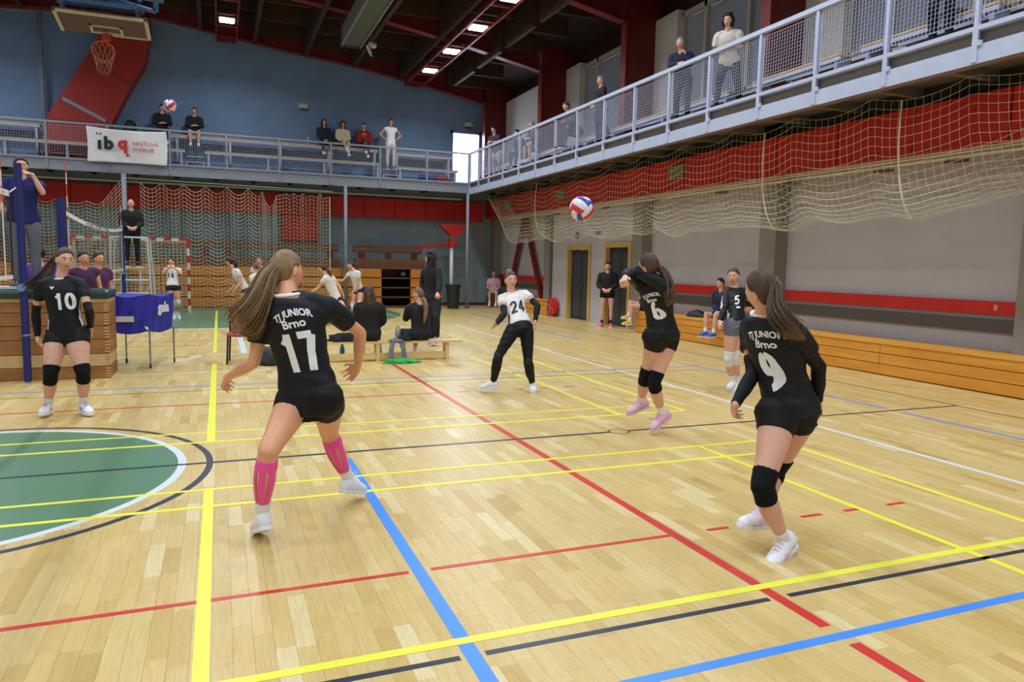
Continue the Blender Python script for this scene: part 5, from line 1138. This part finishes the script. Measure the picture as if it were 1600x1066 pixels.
# number 10
J=JN['p10']; P=Person('player in black jersey 10 standing before the vaulting box, looking right',J,1.70,CR*.72-CF*.62,'a',HBR,.007,1.04,1.22); P.body(.5,.5)
P.top('jersey',[M_JER,M_PRT],.5,-.13,.012,.004,sidepanel(J,0)).bottoms('shorts',M_SHORT,.28).feet(accent=mat('lilac shoe accent',(180,140,200),.5)).collar(M_PRT,.01)
P.sleeve('L',t0=.7).sleeve('R',t0=.7); P.hair('tied',TAIL10,.03,70,seed=4,fl=.03)
for sd in 'LR': P.kneepad(sd,M_PAD2)
P.prints(dict(txt='10',size=.22,t=.58,x=.045,back=False,sx=.85),dict(txt='v',size=.05,t=.83,x=-.055,back=False,sx=1.6))
# number 24
J=JN['p24']; P=Person('player in white jersey 24 with black leggings and black arm sleeves',J,1.66,-CF*.9+CR*.25+Vector((0,0,.1)),'a',HBR,.0075,.93,.95); P.body(.25,.3)
P.top('jersey',[M_WJ,M_PRK],.45,-.02,.012,.006,sidepanel(J,0)).bottoms('leggings',mat('navy black leggings',(13,14,20),.7,spec=.3),1.93,.011,waist=.16).feet(sock=None).collar(M_PRK,.007)
P.sleeve('L').sleeve('R').hair('tied',None,off=.006).bun((0,-.06,.105),.042,HLB)
P.prints(dict(txt='24',size=.24,t=.44,x=-.01,back=False,m=M_PRK,bold=.045,sx=.85))
for sd in 'LR': P.kneepad(sd,mat('navy knee pad',(22,24,44),.8))
# number 6
J=JN['p6']; P=Person('player in black jersey 6 playing the ball with both arms raised, pink shoes',J,1.70,-CR*.78+CF*.55+Vector((0,0,.25)),'a',HBR,.007,.95,1.12); P.body(.8,.8)
P.top('jersey',[M_JER,M_PRT],1.85,-.13,.012,.004,sidepanel(J,-1)).bottoms('shorts',M_SHORT,.3).feet(M_PINKSH,M_PINKSH,accent=mat('pink shoe accent',(232,160,190),.5)).collar(M_PRT,.008)
P.hair('tied',TAIL6,.036,50,seed=5)
for sd in 'LR': P.kneepad(sd,M_PAD2)
P.prints(dict(txt='6',size=.23,t=.50,x=.07,sx=.66,tilt=.15),dict(txt='TJ JUNIOR',size=.045,t=.80,x=.05,bold=.03,sx=.9,arc=2,tilt=.25),dict(txt='Brno',size=.05,t=.70,x=.05,bold=.03,tilt=.25))
# number 9
J=JN['p9']; P=Person('player in black jersey 9 crouching in the right foreground with black arm sleeves',J,1.72,-CR*.62+CF*.8,'a',HBR,.0064,.98,1.12); P.body(.6,.6)
P.top('jersey',[M_JER,M_PRT],.5,-.12,.014,.006,sidepanel(J,-1)).bottoms('shorts',M_SHORT,.3).feet(sockh=.8,accent=mat('soft pink shoe accent',(240,196,206),.5)).collar(M_PRT,.008)
P.sleeve('L',t0=.6).sleeve('R',t0=.5); P.hair('tied',TAIL9,.042,90,seed=6,tie=False)
for sd in 'LR': P.kneepad(sd,M_PAD2)
P.prints(dict(txt='9',size=.29,t=.47,x=.045,sx=.58,tilt=.16),dict(txt='TJ JUNIOR',size=.05,t=.85,x=.06,bold=.035,sx=.85,arc=2),dict(txt='Brno',size=.062,t=.745,x=.06,bold=.03))
# number 5
J=JN['p5']; P=Person('player in black jersey 5 with white knee pads near the wall bench',J,1.68,-CR*.5-CF*.8,'a',HBR,.0079,.95,1.05); P.body(.3,.3)
P.top('jersey',[M_JER,M_PRT],1.0,-.04,.012,.006,sidepanel(J,0)).bottoms('shorts',mat('grey shorts',(96,98,108),.8),.34).feet(sockh=.66).collar(M_PRT,.009)
P.sleeve('R',t0=.8).hair('tied',None,off=.006).bun((0,-.1,.0),.03)
for sd in 'LR': P.kneepad(sd,M_PADW)
P.prints(dict(txt='5',size=.18,t=.55,x=-.05,back=False,bold=.045,sx=.9),dict(txt='-',size=.2,t=.36,x=-.03,back=False,bold=.03))

# ---- players of the far game
def far(key,label,face,hair,H,tail=None,num=None,numback=False,**k):
    J=JN[key]; P=Person(label,J,H,face,'b',hair,.0115,.95,1.05); P.wr=False; P.body(.3,.3)
    P.top('jersey',M_WJ,.4,-.08,.012,.006).bottoms('shorts',mat('navy shorts',(22,22,40),.8),.25).feet().hair('tied',tail,.03,14,off=.008)
    if num: P.prints(dict(txt=num,size=.18,t=.5,back=numback,m=M_PRK,bold=.05))
    for sd in 'LR': P.kneepad(sd,M_PADW)
    return P
def htail(J,face,l=.3,up=.04,back=.11,swing=(0,0,0)):
    h=Vector(J['hd']); f=Vector(face).normalized(); s_=Vector(swing); b=h-f*back+Vector((0,0,up)); return [b,b-f*.04+Vector((0,0,-.03)),b-f*.05+Vector((0,0,-l*.5))+s_*.5,b-f*.03+Vector((0,0,-l))+s_]
far('g14','girl in white jersey 14 clasping hands to her face before the striped goal',-CF+Vector((0,0,.5)),HBR,1.62,None,'14')
f=-CR+CF*.1; far('ga','dark haired girl in white jersey leaning forward, leftmost of the running group',f,HDB,1.64,htail(JN['ga'],f,.25))
f=-CR*.9+CF*.5; far('gb','fair haired girl in white jersey partly behind the big ponytail, hand at her mouth',f,HLB,1.62,htail(JN['gb'],f,.2))
f=-CR+CF*.1; far('gd','girl in white jersey stretching left with a long ponytail, before the column',f,HBR,1.64,htail(JN['gd'],f,.32,.02,.1,CR*.1))
f=-CR*.9-CF*.3; far('ge','tall girl in sleeveless white jersey at the steel column',f,HBR,1.66,htail(JN['ge'],f,.25))
J=JN['wb']; f=-CR+CF*.25; P=Person('woman in black top and trousers with long curly dark hair standing behind the gym bench',J,1.74,f,'b',HDB,.009,1.08,1.1); P.wr=False; P.body(.4,.4)
P.top('sweater',mat('black sweater',(15,15,20),.85),1.95,-.1,.014,.014).bottoms('trousers',mat('charcoal trousers',(24,23,30),.85),1.9,.01).feet(mat('lavender shoe',(196,170,220),.5),sock=M_SOCK); P.longl=.42; P.hair('long',off=.012,curly=True)

# ---- posed people
def pose(base,yaw,H,sit=None,arms='down',lean=0,hy=0,legs='stand',shrug=0,cross=0,knee=None,tilt=0):
    """base: ground point below the pelvis; yaw 0 faces +Y; sit: seat height above base"""
    f=Vector((math.sin(yaw),math.cos(yaw),0)); r=Vector((f.y,-f.x,0)); u=Vector((0,0,1)); b=Vector(base); J={}
    hz=.535*H if sit is None else sit+.10; pv=b+u*hz; sp=(u*math.cos(lean)+f*math.sin(lean)); J['pv']=pv; J['nk']=pv+sp*.305*H; J['hd']=J['nk']+(sp*.6+u*.4).normalized()*.105*H+f*.015
    for sd,s in (('L',-1),('R',1)):
        sh=J['nk']+r*s*.11*H-sp*.025*H; J['s'+sd]=sh; hp=pv+r*s*.056*H-u*.01; J['h'+sd]=hp
        if sit is None:
            k=hp-u*.245*H+f*.02+r*s*.02; a=k-u*.235*H-f*.015; J['k'+sd]=k; J['a'+sd]=a; 
            if legs=='apart': J['k'+sd]+=r*s*.06; J['a'+sd]+=r*s*.11
            J['o'+sd]=J['a'+sd]+f*.12-u*.055+r*s*.03
        else:
            k=hp+f*.24*H+r*s*.04+u*(.02); 
            if cross and sd=='R': k=hp+f*.24*H-r*.03+u*.10; a=k-u*.2*H-r*.12+f*.05
            else: a=k-u*.235*H+f*(.03)-r*s*.02
            J['k'+sd]=k; J['a'+sd]=a; J['o'+sd]=a+f*.12-u*.05
        if arms=='down': e=sh-sp*.165*H+r*s*.04-f*.01; w=e-u*.145*H+f*.05; t=w-u*.09*H+f*.02
        elif arms=='lap': e=sh-sp*.15*H+r*s*.04+f*.05; w=pv+f*.17+u*.08+r*s*.07; w=e+(w-e).normalized()*.148*H; t=w+(-r*s*.7+f*.5-u*.2).normalized()*.09*H
        elif arms=='crossed': e=sh-sp*.15*H+r*s*.05+f*.06; w=e+(f*.35-r*s*.9+u*.1*(1 if s>0 else .3)).normalized()*.145*H; t=w+(-r*s).normalized()*.09*H
        elif arms=='hips': e=sh-u*.12*H+r*s*.11*H-f*.03; w=e+(-r*s*.75-u*.6+f*.12).normalized()*.145*H; t=w+(-r*s*.5+f*.5-u*.4).normalized()*.08*H
        elif arms=='rail': e=sh-sp*.13*H+f*.11+r*s*.05; w=e+(f*.6-r*s*.75+u*.12).normalized()*.145*H; t=w+(f*.5-r*s*.7).normalized()*.085*H
        elif arms=='hold': e=sh-u*.16*H+r*s*.05+f*.02; w=e+(f*.65-r*s*.5-u*.35).normalized()*.145*H; t=w+(-r*s*.6-u*.3+f*.2).normalized()*.09*H
        elif arms=='chin':
            e=sh-sp*.12*H+f*.13+r*s*.01
            w=(e+(u*.75+f*.1-r*s*.35).normalized()*.14*H) if s<0 else (e+(f*.5-r*s*.8).normalized()*.145*H); t=w+((u*.5-r*s*.4).normalized() if s<0 else (f*.3-r*s*.8).normalized())*.085*H
        elif arms=='raise':
            if s<0: e=sh+f*.16-u*.12+r*s*.03; w=e+(u*.9-r*s*.42+f*.1).normalized()*.15*H; t=w+(-r*s*.9+u*.35).normalized()*.09*H
            else: e=sh-u*.15*H+r*s*.06; w=e+(f*.5+u*-.3).normalized()*.14*H; t=w+f*.14
        J['e'+sd],J['w'+sd],J['t'+sd]=e,w,t
    return J
def folk(label,base,face,H,hair,topm,botm,sit=None,arms='down',lean=0,top='shirt',sleeve=1.9,leg=1.9,style='short',skin='a',vox=.0135,shoe=None,sw=1.0,lw=1.0,sock=M_SOCK,cross=0,longl=.3,bn=None,glasses=False,tail=None,legs='stand',hem=-.12,headface=None,off=.01,body_yaw=None,bot='trousers',loose=.012,curly=False):
    yaw=math.atan2(face[0],face[1]) if body_yaw is None else body_yaw
    J=pose(base,yaw,H,sit,arms,lean,legs=legs,cross=cross)
    P=Person(label,J,H,Vector(headface or (face[0],face[1],-.25 if base[2]>3 else 0)),skin,hair or HBR,vox,sw,lw); P.wr=False; P.body(.5,.5)
    P.top(top,topm,sleeve,hem,.012,loose).bottoms(bot,botm,leg,.008).feet(shoe,sock=sock if leg<1.5 else None)
    P.longl=longl
    if hair: P.hair(style,tail,.028,10,off=off,curly=curly)
    if glasses:
        g=G()
        for sx in (-1,1): g.add(tube([P.hp(.03*sx+.02*math.cos(a),.088,.003+.017*math.sin(a)) for a in [2*PI*q/12 for q in range(13)]],.002,4)); g.add(tube([P.hp(.05*sx,.085,.005),P.hp(.075*sx,-.005,.0)],.002,4))
        g.out('glasses',M_PAD2,P.root)
    return P
C=lambda n,r,**k: mat(n,r,.85,**k)
K1=C('black cloth',(18,18,22)); K2=C('navy cloth',(26,32,62)); K3=C('charcoal cloth',(44,44,50)); K4=C('blue denim',(48,60,84)); KW=C('white cloth',(222,220,226)); KB=C('beige cloth',(190,170,148)); KG=C('grey cloth',(110,112,118))
SB=mat('black shoe',(24,24,26),.5)
folk('umpire in blue shirt and grey trousers standing on the vaulting box behind the net post',(-2.34,11.22,1.17),(.25,-1),1.66,HDB,C('royal blue shirt',(22,26,88)),C('grey trousers',(96,98,108)),arms='raise',sleeve=.6,vox=.009,sw=1.1,shoe=SB,loose=.015,top='polo_shirt')
folk('bald bearded umpire in black jacket standing on the white ladder',(-2.15,22.0,1.345),(.15,-1),1.76,None,K1,K1,arms='hold',lean=.1,sw=1.15,shoe=SB,loose=.03,top='jacket')
folk('person in purple shirt standing behind player ten, face turned away',(-2.46,12.6,0),(-.3,1),1.72,HDB,C('purple shirt',(96,52,140)),K1,arms='down',style='short',sleeve=.6)
folk('person in dark plum vest standing behind the blue ball cart',(-1.95,12.95,0),(.6,-.9),1.66,HDB,C('plum vest',(70,28,70)),K1,arms='hold',sleeve=.1,style='tied',skin='b')
folk('fair faced person in plum shirt just behind the one in the vest',(-1.85,13.7,0),(.8,-.8),1.66,HBR,C('plum shirt',(78,34,78)),K1,arms='down',sleeve=.5,style='tied',skin='b')
P=folk('blonde haired girl glimpsed between the running group and the big ponytail',(1.03,21.2,0),(-.4,-1),1.66,HLB,M_WJ,K2,style='tied',leg=.3,sleeve=.4)
f=Vector((.25,1,0))
folk('girl in black jacket with long wavy brown hair seated on the gym bench, back turned',(2.24,11.78,0),(.2,1),1.62,HBR,K1,K1,sit=.34,arms='lap',style='long',longl=.38,vox=.0085,loose=.03,sw=1.05,top='jacket')
folk('girl in black with a straight light brown ponytail seated on the gym bench, back turned',(3.08,11.74,0),(-.25,1),1.60,HLB,K1,K1,sit=.33,arms='chin',lean=.12,style='tied',tail=[(3.10,11.70,1.02),(3.12,11.62,.97),(3.13,11.60,.80),(3.10,11.60,.62)],vox=.0085,leg=1.2,shoe=M_PINKSH,loose=.02,top='sweatshirt',headface=(-.85,.5,0))
folk('man in pink tee and light blue shorts seated in the far right corner',(9.7,26.1,0),(-.45,-1),1.74,HGR,C('pink tee',(206,160,176)),C('light blue shorts',(110,176,206)),sit=.42,arms='lap',sleeve=.7,leg=.85,bot='shorts',top='tee_shirt',skin='b')
folk('girl in black hoodie and shorts with pink shoes standing by the dark door',(9.5,16.95,0),(-.7,-1),1.70,HDB,K1,M_SHORT,arms='hold',leg=.3,bot='shorts',top='hoodie',style='tied',shoe=mat('hot pink shoe',(236,84,150),.5),sock=mat('black sock',(24,22,24),.8),vox=.009,loose=.025)
folk('girl seated cross legged on the wall bench end, mostly behind player six',(9.78,15.45,0),(-1,.4),1.66,HDB,C('grey top',(96,96,100)),K1,sit=.545,arms='crossed',cross=1,leg=.5,bot='shorts',top='tee_shirt',sleeve=.6,style='tied',shoe=mat('yellow shoe',(222,180,50),.5),vox=.0095)
folk('boy in navy top and blue shoes seated on the wall bench behind player five',(9.78,12.45,0),(-1,-.15),1.64,HDB,K2,C('black shorts',(26,26,32)),sit=.545,arms='lap',lean=.25,leg=.7,bot='shorts',style='short',shoe=mat('bright blue shoe',(40,100,210),.5),vox=.0095)
# far balcony spectators
folk('man in black sweatshirt seated on the far balcony, directly behind the small ball',(-1.62,26.75,5.0),(.1,-1),1.74,HDB,K1,K1,sit=.60,arms='crossed')
folk('man in black top, pale shorts and white shoes seated on the far balcony',(-.66,26.75,5.0),(0,-1),1.74,HBR,K1,C('pale grey shorts',(170,168,176)),sit=.60,arms='crossed',leg=.6,bot='shorts',sock=None)
folk('woman in navy jacket with long black hair on the far balcony',(3.5,26.75,5.0),(.1,-1),1.68,HBK,K2,K1,sit=.62,arms='lap',style='long',longl=.36,top='jacket',shoe=M_SHOE)
folk('woman in cream sweater with curly brown hair on the far balcony',(4.15,26.75,5.0),(.05,-1),1.66,HBR,C('cream sweater',(206,196,164)),C('brown shorts',(52,34,34)),sit=.62,arms='lap',style='long',longl=.24,curly=True,leg=.7,cross=1,top='sweater',off=.02)
P=folk('person in red hoodie with yellow print on the far balcony',(4.9,26.75,5.0),(-.15,-1),1.70,HDB,C('red hoodie',(140,26,24)),K1,sit=.62,arms='lap',style='tied',cross=1,top='hoodie',loose=.035,shoe=M_SHOE)
P.prints(dict(txt='*',size=.35,t=.55,back=False,m=mat('yellow print',(226,170,40),.7),bold=.03))
P=folk('woman all in white with hands on hips standing on the far balcony',(5.74,26.2,4.88),(.1,-1),1.74,HBR,C('white vest',(228,228,232)),C('pale trousers',(206,192,192)),arms='hips',sleeve=0,style='tied',top='vest',skin='c',loose=.006,shoe=KG)
g=G()
for sx in (-1,1): g.add(ball(P.hp(.03*sx,.06,.09),(.024,.01,.014),10,6,P.HR))
g.out('sunglasses',M_PAD2,P.root)
# right balcony spectators
folk('woman with curly black hair in white tee leaning on the right balcony rail',(8.86,11.5,4.5),(-.95,-.75),1.72,HBK,C('ecru tee',(206,198,188)),C('dark slate trousers',(40,44,60)),arms='crossed',lean=.38,sleeve=.8,style='long',longl=.12,off=.02,curly=True,vox=.0085,top='tee_shirt',loose=.03,legs='apart',shoe=SB)
folk('white haired man in navy sweater leaning on the right balcony rail, hand at his chin',(8.92,13.05,4.5),(-.95,-.75),1.74,HGR,K2,K3,arms='chin',lean=.42,vox=.0085,top='sweater',sw=1.05,shoe=SB,loose=.02)
folk('short grey haired woman in black tee standing on the right balcony',(8.75,16.25,4.5),(-1,.1),1.70,HGR,K1,K3,arms='hold',sleeve=.7,vox=.0095,top='tee_shirt',shoe=SB)
folk('man in dark open jacket seated leaning on the right balcony rail',(8.95,17.9,4.5),(-1,-.1),1.76,HBR,K3,K4,sit=.55,arms='rail',lean=.55,top='jacket',sw=1.05,shoe=SB)
folk('grey haired person in beige shorts seated at the right balcony rail',(9.0,20.6,4.5),(-1,-.3),1.72,HGR,K3,C('dark shorts',(60,52,50)),sit=.5,arms='rail',lean=.4,leg=.6,bot='shorts',sock=None)
folk('dark haired man in dark jacket seated on the right balcony second from the corner',(9.0,21.7,4.5),(-1,-.3),1.70,HDB,K3,K4,sit=.45,arms='lap',lean=.45,top='jacket',shoe=SB)
folk('person in plum shirt and beige trousers leaning on the rail at the far corner',(8.8,23.6,4.5),(-1,-.5),1.70,HDB,C('plum tee',(58,36,66)),KB,arms='rail',lean=.25,sleeve=.7,glasses=True,top='tee_shirt')
folk('person in black trousers on the right balcony, cut off by the top edge',(8.85,7.15,4.5),(-1,0),1.76,HDB,K3,C('dark navy trousers',(22,24,38)),arms='rail',lean=.2,sw=1.05,shoe=SB)
bpy.data.scenes.remove(TMP)
bpy.context.view_layer.update()
for o in sc.objects:
    if o.parent is None and 'label' in o and 'group' not in o:
        l=o['label']; n=o.name.split('.')[0]
        if n=='person': o['group']='spectators on the far balcony' if 'far balcony' in l else 'spectators on the right balcony' if 'right balcony' in l or 'far corner' in l and 'rail' in l else 'players of the near team' if 'player in' in l else 'girls of the far game' if 'jersey' in l else 'people beside the court'
        elif n in ('balcony_bench','net_post','net_antenna','steel_column','air_vent','wall_rail','jacket','drinks_bottle','volleyball','wall_bench','light_track'): o['group']={'balcony_bench':'plank benches on the balconies','net_post':'blue net posts','net_antenna':'net antennas','steel_column':'steel columns under the balcony','air_vent':'vents in the red padding','wall_rail':'red rails on the right wall','jacket':'dark clothes left on seats','drinks_bottle':'drinks bottles','volleyball':'volleyballs in the air','wall_bench':'golden bench boxes','light_track':'red lamp tracks'}[n]
